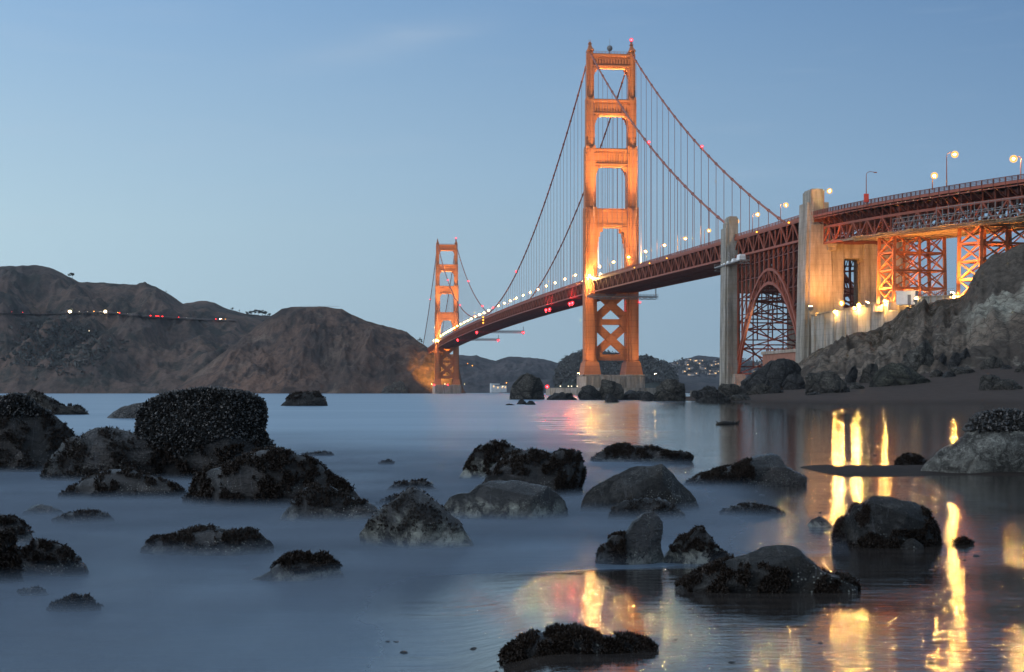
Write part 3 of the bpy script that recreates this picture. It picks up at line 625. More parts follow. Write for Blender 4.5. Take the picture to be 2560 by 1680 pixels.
m.frus(-17.2, -15.0, -h + 1.4, h - 1.0, -2, -15.4, -14.2, -h + 1.6, h - 1.2, 69.4); m.box(-6.6, -2.4, -h + .5, h - .5, 10, 56.4); m.box(-13.9, -13.3, -h + .55, -h + .95, 61.0, 71); m.build('shaft', M['pylon'], p1, False, True)
m = MB(); m.box(5.4, 22.0, -h + .2, h - .2, 10, 56.2); m.box(9, 15, -h + 1, h - 2, 56.2, 66); m.build('shaft', M['pylon'], p1)
m = MB(); m.box(-2.4, 5.4, -h + .8, h - .8, 49.6, 56.0); m.prism([(-2.4, 49.6), (-1.7, 49.6), (-2.4, 48.4)], -h + .9, h - .9); m.prism([(5.4, 49.6), (4.7, 49.6), (5.4, 48.4)], -h + .9, h - .9); m.build('lintel', M['pylon'], p1, False, True)
m = MB(); m.box(-9.0, -5.2, -h - 1.4, -h + .4, 53.5, 56.2); m.box(-8.6, -5.6, -h - .9, -h + .4, 52.2, 53.5); m.build('bearing_ledge', M['pylon'], p1)
# ------------------------------------------------------------------ arch over the fort
arch = empty('steel_arch_bridge', BW(0, -394, 0), ROT, 'rust red steel arch and lattice between the two concrete pylons', 'arch bridge')
def archz(t, zs, zc): return zs + (zc - zs) * (1 - (2 * t - 1) ** 2) ** .92
U0, U1, NP = -349.5 + 394, -438 + 394, 14
for v in (-13.0, 13.0):
    m = MB(); lo, up = [], []
    for k in range(NP + 1):
        t = k / NP; u = U0 + (U1 - U0) * t; lo.append(Vector((v, u, archz(t, 9.5, 44.6)))); up.append(Vector((v, u, archz(t, 12.5, 50.0) + 0)))
    # the outer chord starts further out at the springing
    up[0].z = 15.5; up[-1].z = 15.5
    for k in range(NP):
        m.bar(lo[k], lo[k + 1], .9, 1.2); m.bar(up[k], up[k + 1], .9, 1.1)
        m.bar(lo[k], up[k], .4); m.bar(lo[k], up[k + 1], .45) if k < NP / 2 else m.bar(up[k], lo[k + 1], .45)
    m.bar(lo[NP], up[NP], .4); m.build('arch_rib', M['steel'], arch)
    for k in range(NP + 1):
        u = up[k].y; MB().bar((v, u, ROAD(u - 394) - 8), (v, u, up[k].z), .7, .6).build('spandrel_column', M['steel'], arch)
m = MB()
for k in range(NP + 1):
    t = k / NP; u = U0 + (U1 - U0) * t; zl, zu, zt = archz(t, 9.5, 44.6), archz(t, 12.5, 50.0), ROAD(u - 394) - 8
    m.bar((-13, u, zl), (13, u, zl), .6); m.bar((-13, u, zu), (13, u, zu), .5); m.bar((-13, u, zt), (13, u, zt), .6)
    nz = max(1, round((zt - zu) / 10))
    for i in range(nz):
        za, zb = zu + (zt - zu) * i / nz, zu + (zt - zu) * (i + 1) / nz
        if k % 2 == 0 and zb - za > 3:
            m.bar((-13, u, za), (0, u, zb), .42); m.bar((13, u, za), (0, u, zb), .42); m.bar((-13, u, za), (13, u, za), .5)
    if k < NP:
        t2 = (k + 1) / NP; u2 = U0 + (U1 - U0) * t2; z2 = archz(t2, 9.5, 44.6); z3 = archz(t2, 12.5, 50.0)
        m.bar((-13, u, zl), (13, u2, z2), .5); m.bar((13, u, zl), (-13, u2, z2), .5); m.bar((0, u, zu), (13, u2, z3), .4); m.bar((0, u, zu), (-13, u2, z3), .4)
for v in (-6.5, 0, 6.5):
    for k in range(NP + 1):
        t = k / NP; u = U0 + (U1 - U0) * t; m.bar((v, u, archz(t, 12.5, 50.0)), (v, u, ROAD(u - 394) - 8), .45)
for v in (-13, 0, 13):
    for z in (20, 27, 34, 41, 48, 54):
        for k in range(NP):
            t, t2 = k / NP, (k + 1) / NP; u, u2 = U0 + (U1 - U0) * t, U0 + (U1 - U0) * t2
            if archz(t, 12.5, 50.0) < z and archz(t2, 12.5, 50.0) < z: m.bar((v, u, z), (v, u2, z), .3); m.bar((v, u, z), (v, u2, z + 6.5 if z < 54 else z + 3), .26)
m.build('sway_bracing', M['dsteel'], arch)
m = MB()
for v in (-13, 13):
    m.frus(v - 3.5, v + 3.5, U0 - 7, U0 + 3, -2, v - 2.2, v + 2.2, U0 - 3, U0 + 1.5, 9.4)
m.build('abutment', M['pier'], arch)
def deck_arch():
    # the span over the arch: same deck as the bridge, built in the arch's own frame
    global ROAD
    R0 = ROAD; sh = lambda u: R0(u - 394)
    ROAD = sh; deck_parts(-449 + 394, -338 + 394, arch); ROAD = R0
deck_arch()
# ------------------------------------------------------------------ fort
fort = empty('brick_fort', BW(2, -385, 0), ROT, 'square brick fort seen under the steel arch', 'fort')
m = MB(); m.box(-9, 30, -28, 20, 2, 17.2)
for k in range(9): m.box(-9.25, -9.0, -25 + k * 5, -23.4 + k * 5, 6, 8.6)
m.build('wall', M['brick'], fort); MB().box(-9.5, 30.5, -28.5, 20.5, 17.2, 18.4).build('cornice', M['pier'], fort)
m = MB()
for k in range(9): m.box(-9.2, -8.8, -27.4 + k * 5.2, -27 + k * 5.2, 18.4, 19.4)
m.build('parapet_posts', M['brick'], fort)

# ------------------------------------------------------------------ curved approach viaduct
VP = []   # centre line: X, Y, heading, rail height
x, y, th, s = *(BW(0, -449, 0))[:2], 7.2, 0
while s < 300:
    VP.append((x, y, R(th), interp([(0, 66), (45, 64.2), (86, 62.6), (134, 61), (300, 57)], s), s)); x += math.sin(R(th)) * 2; y -= math.cos(R(th)) * 2; th = min(60, 7.2 + .12 * s); s += 2
def VW(s, v, dz):
    i = min(len(VP) - 2, max(0, int(s / 2))); k = s / 2 - i; a, b = VP[i], VP[i + 1]
    X, Y, H, Z = (a[j] + (b[j] - a[j]) * k for j in range(4))
    return Vector((X + math.cos(H) * v, Y + math.sin(H) * v, Z + dz))
via = empty('approach_viaduct', VW(0, 0, -66), 0, 'curved red approach viaduct on braced steel towers, right of the pylons', 'viaduct')
vloc = via.location.copy()
def VB(m, name, mat): m.v = [tuple(Vector(p) - vloc) for p in m.v]; return m.build(name, mat, via)
d = MB(); fas = {-13.6: MB(), 13.6: MB()}; rls = {-13.6: MB(), 13.6: MB()}; br = MB(); fl = MB()
ss = [2.5 * k for k in range(0, 105)]
for a, b in zip(ss, ss[1:]):
    q = [VW(a, -13, -1.5), VW(a, 13, -1.5), VW(b, 13, -1.5), VW(b, -13, -1.5)]; lo = [p - Vector((0, 0, .6)) for p in q]
    d.add(lo + q, [(0, 3, 2, 1), (4, 5, 6, 7), (0, 1, 5, 4), (2, 3, 7, 6)])
    for v in (-13.6, 13.6):
        fa_, rl = fas[v], rls[v]
        fa_.bar(VW(a, v, -1.75), VW(b, v, -1.75), .3, .75); fa_.bar(VW(a, v * .985, -2.7), VW(b, v * .985, -2.7), .2, .3)
        for dz, w in ((0, .2), (-.4, .1), (-.8, .1), (-1.25, .14)): rl.bar(VW(a, v, dz), VW(b, v, dz), w)
        for q_ in range(5): rl.bar(VW(a + q_ * .5, v, -1.35), VW(a + q_ * .5, v, 0), .09 if q_ else .24)
brr = MB()
for s in np.arange(0, 255, 5):
    for g in (-1, 1):
        br = MB() if g < 0 else brr
        br.bar(VW(s, 13.5 * g, -1.9), VW(s, 9.6 * g, -5.0), .35, .45); br.bar(VW(s, 13.5 * g, -2.0), VW(s, 9.0 * g, -2.3), .3, .6); br.bar(VW(s, 13.75 * g, -2.9), VW(s, 13.75 * g, .1), .22)
        if g < 0: VB(br, 'bracket', M['dsteel'])
    fl.bar(VW(s, -9.5, -3.6), VW(s, 9.5, -3.6), .5, 1.8); fl.bar(VW(s, -9.5, -11.2), VW(s, 9.5, -11.2), .5, .6)
    fl.bar(VW(s, -9.5, -11), VW(s + 5, 9.5, -11), .35); fl.bar(VW(s, 9.5, -11), VW(s + 5, -9.5, -11), .35); fl.bar(VW(s, -9.5, -10.8), VW(s, 0, -4.5), .3); fl.bar(VW(s, 9.5, -10.8), VW(s, 0, -4.5), .3)
[fl.bar(VW(s, v, -3.3), VW(s + 5, v, -3.3), .35, .9) for s in np.arange(0, 255, 5) for v in (-7.5, -5, -2.5, 0, 2.5, 5, 7.5)]; [(fl.bar(VW(s, -9.6, -5.7), VW(s + 5, 0, -5.7), .3), fl.bar(VW(s, 9.6, -5.7), VW(s + 5, 0, -5.7), .3), fl.bar(VW(s, 0, -11), VW(s + 5, 0, -4.2), .3), fl.bar(VW(s, -5, -11), VW(s + 5, -5, -4.2), .25), fl.bar(VW(s, 5, -11), VW(s, 5, -4.2), .25)) for s in np.arange(0, 255, 5)]
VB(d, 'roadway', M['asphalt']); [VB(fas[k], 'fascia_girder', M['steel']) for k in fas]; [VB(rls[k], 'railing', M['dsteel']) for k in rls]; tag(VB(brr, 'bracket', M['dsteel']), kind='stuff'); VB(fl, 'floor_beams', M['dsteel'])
for v in (-9.8, 9.8):
    t = MB()
    for k, s in enumerate(np.arange(1, 250, 5.5)):
        a, b = s, s + 5.5; t.bar(VW(a, v, -5.6), VW(b, v, -5.6), .6, .8); t.bar(VW(a, v, -11.2), VW(b, v, -11.2), .6, .8); t.bar(VW(a, v, -5.6), VW(a, v, -11.2), .4)
        if k % 2: t.bar(VW(a, v, -5.6), VW(b, v, -11.2), .5)
        else: t.bar(VW(a, v, -11.2), VW(b, v, -5.6), .5)
        t.bar(VW(a, v, -2.2), VW(a, v, -5.6), .35)
    VB(t, 'truss', M['steel'])
def support(s0, s1, zb, vs=(-8.7, 0, 8.7)):
    root = None; m = MB(); P = {}
    for i, s in enumerate((s0, s1)):
        for v in vs: P[(i, v)] = (VW(s, v, -11.6), VW(s, v * 1.06, 0).xy.to_3d() + Vector((0, 0, zb)))
    posts = MB(); corner = [(i, v) for i in (0, 1) for v in vs]
    nl = 4; lev = lambda k, j: P[k][0].lerp(P[k][1], j / nl)
    def panel(a, b, w=.36, x=True):
        for j in range(nl):
            p, q, r_, t_ = lev(a, j), lev(b, j), lev(a, j + 1), lev(b, j + 1)
            if x: br_.bar(p, t_, w); br_.bar(q, r_, w)
            if j: br_.bar(p, q, w * 1.1, .6)
    br_ = MB()
    for v in vs: panel((0, v), (1, v), .42 if v == vs[0] else .3)
    for i in (0, 1):
        for va, vb in zip(vs, vs[1:]): panel((i, va), (i, vb), .36)
    for k in corner:
        w = .95 if k[1] in (vs[0], vs[-1]) else .75; posts.bar(P[k][0] + Vector((0, 0, .4)), P[k][1], w, w)
    for i in (0, 1): posts.bar(P[(i, vs[0])][0], P[(i, vs[-1])][0], .8, 1.0)
    ft = MB()
    for k in corner: c = P[k][1]; ft.box(c.x - 1.3, c.x + 1.3, c.y - 1.3, c.y + 1.3, zb - 1.5, zb + .8)
    o = VB(posts, 'support_tower', M['tower'])
    for mb_, nm, mt in ((br_, 'lattice_bracing', M['tower']), (ft, 'footing', M['pier'])):
        mb_.v = [tuple(Vector(p) - vloc) for p in mb_.v]; mb_.build(nm, mt, o)
    return o
support(46, 56.5, 29.5)['label'] = 'braced steel tower nearest the pylon'
support(93, 103.5, 29.5)['label'] = 'braced steel tower half hidden by the dark outcrop'
support(150, 161, 32)

# work platform and scaffolding hung on the viaduct
plat = MB()
for k, s in enumerate(np.arange(30, 170, 1.25)):
    j = .12 * math.sin(k * 1.7) + .25 * (k % 5 == 0); w = -18.6 + 2.6 * abs(math.sin(k * .23)) + 2.5 * max(0, 1 - (s - 30) / 12)
    plat.bar(VW(s, w, -11.9 + j * .5), VW(s, 13, -11.9), .9, .22, (0, 0, 1))
for v in (-15, -11, 0, 10): 
    for s in np.arange(32, 168, 4): plat.bar(VW(s, v, -12.25), VW(s + 4, v, -12.25), .3, .4)
o = plat.build('work_platform', M['plank']); tag(o, 'planked work platform slung under the curved viaduct', 'work platform')
sc = MB()
for s in np.arange(66, 200, 3.0):
    top = -7.6 if s < 88 else -6.2
    for v in (-14.6, -12.4): sc.bar(VW(s, v, -11.7), VW(s, v, top + .5 * math.sin(s)), .11)
    for dz in (-10.6, -8.9, top):
        sc.bar(VW(s, -14.6, dz), VW(s + 3.0, -14.6, dz), .10); sc.bar(VW(s, -14.6, dz), VW(s, -12.4, dz), .09)
    if int(s * 7) % 3 == 0: sc.bar(VW(s, -14.6, -11.6), VW(s + 2.4, -14.6, -8.2), .09)
    if s > 84 and int(s) % 5: sc.bar(VW(s, -14.1, -8.3), VW(s + 2.4, -14.1, -8.3), .5, .12)
    if s > 92 and int(s * 3) % 4: sc.bar(VW(s, -13.9, -10.4), VW(s + 2.4, -13.9, -10.4), .6, .14)
o = sc.build('scaffolding', M['galv']); tag(o, 'pale tube scaffolding along the side of the curved viaduct', 'scaffolding')
# travelling maintenance platforms under the deck
def traveller(u, v0, v1, dz, ln, label):
    r = empty('maintenance_traveller', BW((v0 + v1) / 2, u, ROAD(u) + dz), ROT, label, 'maintenance platform', 'maintenance platforms under the deck'); h = (v1 - v0) / 2
    m = MB(); m.box(-h, h, -ln / 2, ln / 2, -.5, 0); 
    for v in np.arange(-h, h + .1, 2.2):
        for y in (-ln / 2, ln / 2): m.bar((v, y, 0), (v, y, 1.3), .13)
    for y in (-ln / 2, ln / 2):
        for z in (.6, 1.25): m.bar((-h, y, z), (h, y, z), .13)
        for v in np.arange(-h, h - 2, 4.0): m.bar((v, y, -1.6), (v + 2, y, -.3), .2); m.bar((v + 2, y, -.3), (v + 4, y, -1.6), .2)
        m.bar((-h, y, -1.6), (h, y, -1.6), .25)
    m.build('walkway', M['galv'] if u < 0 else M['dsteel'], r)
    for v in (-h + 1, h - 1):
        g = MB()
        for y in (-1.2, 1.2): g.bar((v, y, 0), (v, y, 5.5 if abs(v) > 12 else 3), .25)
        for z in (1, 2.3, 3.6): g.bar((v, -1.2, z), (v, 1.2, z + 1.2), .18)
        g.build('hanger', M['galv'] if u < 0 else M['dsteel'], r)
    return r
def solve_u(px, v):
    k = (px - CX) / FPX; return ((O.x + BX.x * v) - k * (O.y + BX.y * v)) / (k * AX.y - AX.x)
uA = solve_u(1192, -18); traveller(uA, -19, 34, -12.5, 6, 'maintenance platform with red end lamps under mid deck, nearer of the two'); uB = solve_u(1144, -18); traveller(uB, -19, 34, -12.5, 6, 'maintenance platform with red end lamps under mid deck, nearer the far tower')
traveller(-22, -19, 26, -11.2, 7, 'grey maintenance platform hung at the near tower under the deck')
r = traveller(-352, -18.6, -14.4, -11.0, 40, 'scaffold platform with white tarpaulins beside the far pylon')
for y, sz in ((-15, 1.6), (-6, 1.0), (2, .8), (7, .9), (11, .7)): MB().frus(-1.5, 1.2, y - sz * 1.6, y + sz * 1.6, 0.02, -1.2, 1.0, y - sz * 1.3, y + sz * 1.4, sz * 1.5).build('tarpaulin', M['tarp'], r)
# ------------------------------------------------------------------ retaining wall, shed, fence
wp = [(PX(2028, 533), 533, 28.6), (PX(2130, 508), 508, 29.8), (PX(2269, 484), 484, 31.6), (PX(2320, 462), 462, 30.8), (PX(2384, 449), 449, 30.2)]
rw = empty('retaining_wall', (wp[0][0], wp[0][1], 0), 0, 'long pale concrete retaining wall above the bluff, lamps along its top', 'retaining wall'); w0 = Vector(rw.location)
m = MB(); cp_ = MB()
for (a, b) in zip(wp, wp[1:]):
    A, B = Vector((a[0], a[1], 0)) - w0, Vector((b[0], b[1], 0)) - w0; d = (B - A).normalized(); nrm = Vector((-d.y, d.x, 0)) * -1.4
    if nrm.x < 0: nrm = -nrm
    for mm, z0, e0, e1 in ((m, 0, 0, 0),):
        mm.add([A, B, B + nrm, A + nrm, A + Vector((0, 0, a[2])), B + Vector((0, 0, b[2])), B + nrm + Vector((0, 0, b[2])), A + nrm + Vector((0, 0, a[2]))], [(0, 3, 2, 1), (4, 5, 6, 7), (0, 1, 5, 4), (1, 2, 6, 5), (2, 3, 7, 6), (3, 0, 4, 7)])
    o_ = nrm.normalized() * -.2
    cp_.bar(A + o_ + Vector((0, 0, a[2] + .16)), B + o_ + Vector((0, 0, b[2] + .16)), .9, .3)
    for k in range(4): q = A.lerp(B, k / 4 + .1) + o_ * .6; z = a[2] + (b[2] - a[2]) * (k / 4); cp_.bar(q + Vector((0, 0, 9)), q + Vector((0, 0, z)), .25, .5)
m.build('wall', M['pylon'], rw, False, True); cp_.build('coping', M['pylon'], rw)
a, b = Vector(wp[2]), Vector(wp[4]); m = MB()
for k in range(25):
    p = a.lerp(b, k / 24); p.z = max(30.4, 31.4 - k * .03); m.bar(p + Vector((.5, .5, -.2)), p + Vector((.5, .5, 1.5)), .12)
for dz in (.7, 1.45): m.bar(a + Vector((.5, .5, dz)), b + Vector((.5, .5, dz + .9)), .12)
o = m.build('fence', M['grey']); tag(o, 'thin metal railing on top of the retaining wall below the steel towers', 'fence')
X, Y = PX(2268, 478), 478; sh = empty('site_shed', (X, Y, 31.4), R(-25), 'small white shed on the terrace at the foot of the steel tower', 'shed')
m = MB(); m.box(-3.0, 2.9, -2, 2, -2.2, 1.9); m.build('body', M['white'], sh); MB().box(-3.2, 3.1, -2.2, 2.2, 1.9, 2.15).build('roof', M['tarp'], sh); MB().box(.5, 1.5, -2.08, -2.0, -2.2, 0.9).build('door', M['grey'], sh)
# ------------------------------------------------------------------ lamps
def lamp_proto(h=8.2, arm=1.9, label='', bulb='bulb', br=.42):
    r = empty('street_lamp', (0, 0, -500), ROT, label, 'street lamp', 'street lamps along the bridge deck')
    m = MB(); m.tube([(0, 0, 0), (0, 0, h - .6)], [.16, .10], 6); m.tube([(0, 0, 0), (0, 0, .9)], .28, 6); pts = [(0, 0, h - .6), (.15, 0, h - .1), (.6, 0, h + .12), (arm, 0, h + .1)]; m.tube(pts, .08, 5); m.build('pole', M['lampsteel'], r)
    hd = MB(); hd.frus(arm - .25, arm + .75, -.28, .28, h - .02, arm - .1, arm + .6, -.16, .16, h + .28); hd.build('lamp_head', M['lampsteel'], r)
    MB().ball((arm + .25, 0, h - .22), br * .5, 8, 5, .8).build('bulb', GL['core'], r, True); light('lamp_light', 'POINT', r, (arm + .25, 0, h - .22), 16000, SOD, .22); MB().ball((arm + .25, 0, h - .22), br * 2.4, 12, 8, .95).build('glow_shell', GL['bulb'], r, True); return r  # the big outer ball is an added halo round the bulb
LP = lamp_proto(); LP['label'] = 'x'
ordn = ['first', 'second', 'third', 'fourth', 'fifth', 'sixth', 'seventh', 'eighth', 'ninth', 'tenth', 'eleventh', 'twelfth', 'thirteenth', 'fourteenth', 'fifteenth', 'sixteenth', 'seventeenth', 'eighteenth', 'nineteenth', 'twentieth', 'twenty-first', 'twenty-second', 'twenty-third', 'twenty-fourth', 'twenty-fifth', 'twenty-sixth', 'twenty-seventh', 'twenty-eighth', 'twenty-ninth', 'thirtieth']
first = True
def place(u, v, label, side=0):
    global first
    o = LP if first else dup(LP, (0, 0, 0)); first = False
    o.location = BW(v, u, ROAD(u)); o.rotation_euler = (0, 0, ROT + (0 if v < 0 else math.pi)); o['label'] = label
nears = [-16, -62, -108, -154, -200, -245, -291]
for i, u in enumerate(nears): place(u, -12.4, f'{ordn[i]} lit street lamp along the deck from the near tower toward the far pylon')
place(-338, -12.4, 'lit street lamp beside the top of the far pylon'); place(-369, -12.4, 'lit street lamp just after the far pylon, above the arch'); place(-407, -12.4, 'lit street lamp midway above the steel arch'); place(-456, -12.0, 'lit street lamp against the top of the near pylon')
i = 0
for u in np.arange(31, 1270, 45.7):
    place(u, -12.4, f'{ordn[i]} lit street lamp along the main span, counted from the near tower'); i += 1
for k, u in enumerate((1310, 1356, 1402)): place(u, -12.4, f'{ordn[k]} lit street lamp on the deck beyond the far tower')
for o_ in COL.objects:
    if o_.get('label', '') == 'lit street lamp against the top of the near pylon':
        for ch in o_.children:
            if ch.type == 'LIGHT': ch.data = ch.data.copy(); ch.data.energy = 3500
def tall(px, py, Y, h, lit, label, arm, rz=0, box=False):
    z = PZ(py, Y); r = empty('street_lamp', (PX(px, Y) - arm * math.cos(rz), Y - arm * math.sin(rz), z - h), rz, label, 'street lamp', 'street lamps along the viaduct')
    m = MB(); m.tube([(0, 0, 0), (0, 0, h - .5)], [.2, .11], 6); m.tube([(0, 0, h - .5), (.2, 0, h + .2), (arm * .4, 0, h + .65), (arm, 0, h + .45)], .09, 5); m.build('pole', M['lampsteel'], r)
    hd = MB(); hd.frus(arm - .5, arm + .6, -.25, .25, h + .25, arm - .3, arm + .5, -.14, .14, h + .55); hd.build('lamp_head', M['lampsteel'], r)
    if lit: MB().ball((arm, 0, h), .27, 8, 5, .75).build('bulb', GL['core'], r, True); light('lamp_light', 'POINT', r, (arm, 0, h), 14000, SOD, .22); MB().ball((arm, 0, h), 1.1, 12, 8, .95).build('glow_shell', GL['bulb'], r, True)  # outer ball: a made-up halo, wider than the lamp
    if box: MB().box(-.75, .75, -.35, .35, h * .12, h * .12 + 2.7).build('sign_box', M['redbox'], r)
    return r
tall(2387, 386, 448, 9.6, True, 'tall lit street lamp on a thin pole above the viaduct, left of the last one', 2.4)
tall(2534, 397, 420, 9.0, True, 'lit street lamp above the viaduct at the right edge of the photo', -2.0)
tall(2188, 434, 492, 10.5, False, 'unlit street lamp with a curved arm and red box above the viaduct', 2.9, 0, True)
tall(2336, 439, 470, 4.5, True, 'low bright lit lamp just above the viaduct railing', .6)
def small_lamp(name, p, r, mat, label, cat, group=None, sz=1.0, bracket=True, down=False):
    o = empty(name, p, 0, label, cat, group)
    if bracket: m = MB(); m.tube([(0, .1, -r * 1.0), (0, .1, -r * 2.2)], r * .35, 5); m.box(-r * .8, r * .8, -r * .2, r * .9, -r * 1.5, -r * .9); m.build('bracket', M['grey'], o)
    MB().ball((0, 0, 0), r * .62, 8, 5, sz).build('lens', M[mat], o, True); MB().ball((0, 0, 0), r * 1.35, 12, 8, sz).build('glow_shell', GL[mat], o, True); return o  # second ball adds a coloured halo round the lens
# amber lights on the walkway side of the truss
for k, px in enumerate((1586, 1624, 1667, 1892, 1972)):
    v = -14.4; u = solve_u(px, v); small_lamp('amber_marker_lamp', BW(v, u, ROAD(u) + (-.3)), .42, 'amber', f'{ordn[k]} small amber lamp on the deck edge right of the near tower', 'marker lamp', 'amber lamps on the deck edge', .7)
for k, z in enumerate((793, 800, 807)):
    u = solve_u(1208, -14.6); p = BW(-14.6, u, 0); small_lamp('amber_marker_lamp', (p.x, p.y, PZ(z, p.y)), .95, 'amber', ('top', 'middle', 'bottom')[k] + ' one of three amber lamps stacked on the deck at mid span', 'marker lamp', 'amber lamps at mid span', .8)
# red beacons
small_lamp('red_beacon', BW(13.72, 0, 231.2), 1.0, 'red', 'red beacon on the right leg top of the near tower', 'beacon', 'red beacons'); small_lamp('red_beacon', BW(13.72, 1281, 231.2), 1.2, 'red', 'red beacon on the right leg top of the far tower', 'beacon', 'red beacons')
for px, v, lab in ((1622, -13.72, 'red beacon on the cable right of the near tower, left one of the pair'), (1755, 13.72, 'red beacon on the cable right of the near tower, right one of the pair'), (1368 - 4, -13.72, 'red beacon on the main cable just left of the near tower, halfway up'), (1291, -13.72, 'red beacon low on the main cable between the towers'), (1233, -13.72, 'red beacon where the main cable nears the deck at mid span'), (1206, 13.72, 'red beacon on the sagging far cable at mid span'), (1171, 13.72, 'red beacon on the right cable beside the far tower'), (1120, -13.72, 'red beacon on the left cable in front of the far tower'), (1150, -13.72, 'red beacon low on the left cable beside the far tower'), (1187, -13.72, 'red beacon at the lowest sag of the left cable'), (1072, -13.72, 'red beacon on the back stay cable left of the far tower')):
    u = solve_u(px, v)
    if px == 1364: continue
    if px == 1072: u = 1430
    p = BW(v, u, CAB(u) + 1.3); small_lamp('red_beacon', p, .7 if p.y < 1000 else .95, 'red', lab, 'beacon', 'red beacons')
def at_px(px, py, Y): return Vector((PX(px, Y), Y, PZ(py, Y)))
def nav(px, py, v, lab, r=1.0, mat='redbig'):
    u = solve_u(px, v); p = BW(v, u, 0); o = small_lamp('navigation_lamp', (p.x, p.y, PZ(py, p.y)), r, mat, lab, 'navigation lamp', 'red lamps under the deck'); light('lamp_light', 'POINT', o, (-.6, -1.5, -.3), 13000, (1, .02, .03), .3); return o
for px, py, lab in ((1365, 775, 'left lamp of the red pair under the deck, farther from the near tower'), (1374, 773, 'right lamp of the red pair under the deck, farther from the near tower'), (1424, 759, 'left lamp of the red pair under the deck beside the near tower'), (1431, 757, 'right lamp of the red pair under the deck beside the near tower')): nav(px, py, -14.8, lab, .95)
for (px, py, u, v, lab) in ((1192, 828, uA, -18, 'red lamp on the left end of the nearer mid-deck platform'), (1290, 828, uA, 33, 'red lamp on the right end of the nearer mid-deck platform'), (1144, 849, uB, -18, 'red lamp on the left end of the farther mid-deck platform'), (1229, 850, uB, 33, 'red lamp on the right end of the farther mid-deck platform')):
    o = small_lamp('navigation_lamp', BW(v, u, ROAD(u) - 13.4), 1.15, 'redbig', lab, 'navigation lamp', 'red lamps under the deck'); light('lamp_light', 'POINT', o, (-.3, -1.7, -.4), 16000, (1, .02, .03), .3)
small_lamp('navigation_lamp', BW(17.9, -7, PZ(756, 985)), .6, 'red', 'small red lamp on the right leg of the near tower below the deck', 'navigation lamp', 'red lamps on the piers')
small_lamp('navigation_lamp', BW(-41.8, -1, 5.4), 1.0, 'redbig', 'bright red lamp on the end of the fender wall beside the pointed rock', 'navigation lamp', 'red lamps on the piers')
for px, lab in ((1085, 'red lamp on the left corner of the far tower pier'), (1119, 'red lamp in the middle of the far tower pier')): small_lamp('navigation_lamp', at_px(px, 962, 2240), 1.1, 'red', lab, 'navigation lamp', 'red lamps on the piers')
for k, px in enumerate((1401, 1421, 1429, 1443)): small_lamp('pier_lamp', at_px(px, 965.5, 964), .42, 'whitel', f'{ordn[k]} small white lamp on the fender wall left of the near pier', 'lamp', 'white lamps on the fender wall')
small_lamp('white_work_lamp', at_px(1112, 960, 2238), 1.0, 'whitel', 'pale lamp between the legs of the far tower pier', 'lamp')
# white walkway lights under the viaduct edge
for k in range(12): 
    s = 62 + k * 4.6; small_lamp('walkway_lamp', VW(s, -13.3, -2.55), .17, 'whitel', f'{ordn[k]} small white light under the viaduct edge counted from the pylon', 'lamp', 'white lights under the viaduct edge', .6)
# floodlights: fixtures that light the towers, pylon, viaduct and hillside
def flood(p, tgt, watts, label, ang=70, r=.9, group='floodlights', glass='flood', color=(1.0, .66, .27), gr=.6):
    p = Vector(p); o = empty('floodlight', p, 0, label, 'floodlight', group); d = (Vector(tgt) - p).normalized()
    m = MB(); m.bar(-d * .9, d * .05, 1.5, 1.1); m.bar((0, 0, -1.6), -d * .5, .3); m.build('housing', M['grey'], o); g = MB(); g.bar(d * .06, d * .2, 1.3, .9); g.build('glass', M[glass], o)
    light('flood_lamp', 'SPOT', o, tuple(d * .8), watts, color, gr, tuple(d * 30), ang, .8); return o
TW = 1.0
for tu, nm in ((0, 'near'), (1281, 'far')):
    b = tu; zr = ROAD(tu)
    k = 0
    for v in (-13.7, 13.7):
        for du in (-24, 24):
            side = 'this' if du < 0 else 'far'; ww = 'left' if v < 0 else 'right'
            flood(BW(v + (2.2 if v < 0 else -2.2), b + du, zr + 1.6), BW(v, b + du * .12, zr + 80), 190000 * TW, f'floodlight on the deck at the {ww} leg of the {nm} tower, {side} side', 60)
            flood(BW(v * 1.02 + (1.2 if v < 0 else -1.2), b + du * 1.35, zr + 1.6), BW(v * .9, b, zr + 128), 1900000 * TW, f'narrow-beam floodlight for the {ww} leg top of the {nm} tower, {side} side', 27)
    for v in (-8.5, 8.5): flood(BW(v, b - 11, zr + 1.2), BW(v * .6, b - 1, zr + 70), 90000 * TW, f'{"left" if v < 0 else "right"} floodlight on the roadway under the portals of the {nm} tower', 70)
    flood(BW(-25, b - 22, 13.5) if tu == 0 else BW(-24, b - 20, 14), BW(0, b, 52), 34000 * (1.0 if tu == 0 else .05), f'floodlight low on the pier of the {nm} tower aimed up under the deck', 75)
    flood(BW(25, b - 22, 13.5), BW(6, b, 52), 24000 * (1.0 if tu == 0 else .05), f'floodlight right of the legs of the {nm} tower below the deck', 75)
    for i, (dv, dz) in enumerate(((-16.6, .8), (-15.2, 1.6), (-16, 2.4), (-14.6, .6))):
        o = small_lamp('work_light', BW(dv, b - 9 - i * 1.6, zr + dz), .55 if tu == 0 else .9, 'bulb', f'{ordn[i]} lamp of the bright cluster at the left foot of the {nm} tower', 'lamp', 'lamp cluster beside the tower'); light('lamp_light', 'POINT', o, (-.7, -.9, 0), 14000, SOD, .3)
# hillside floodlit by the far tower
flood(BW(-20, 1300, 60), hillC.at(1084, 940) + Vector((0, 0, 4)), 1500000, 'floodlight under the deck at the far tower aimed at the headland', 48, color=(1.0, .42, .06)); flood(BW(0, 1298, 60), hillC.at(1122, 945), 2600000, 'second floodlight under the far deck aimed at the rock behind the tower', 70, color=(1.0, .42, .06))
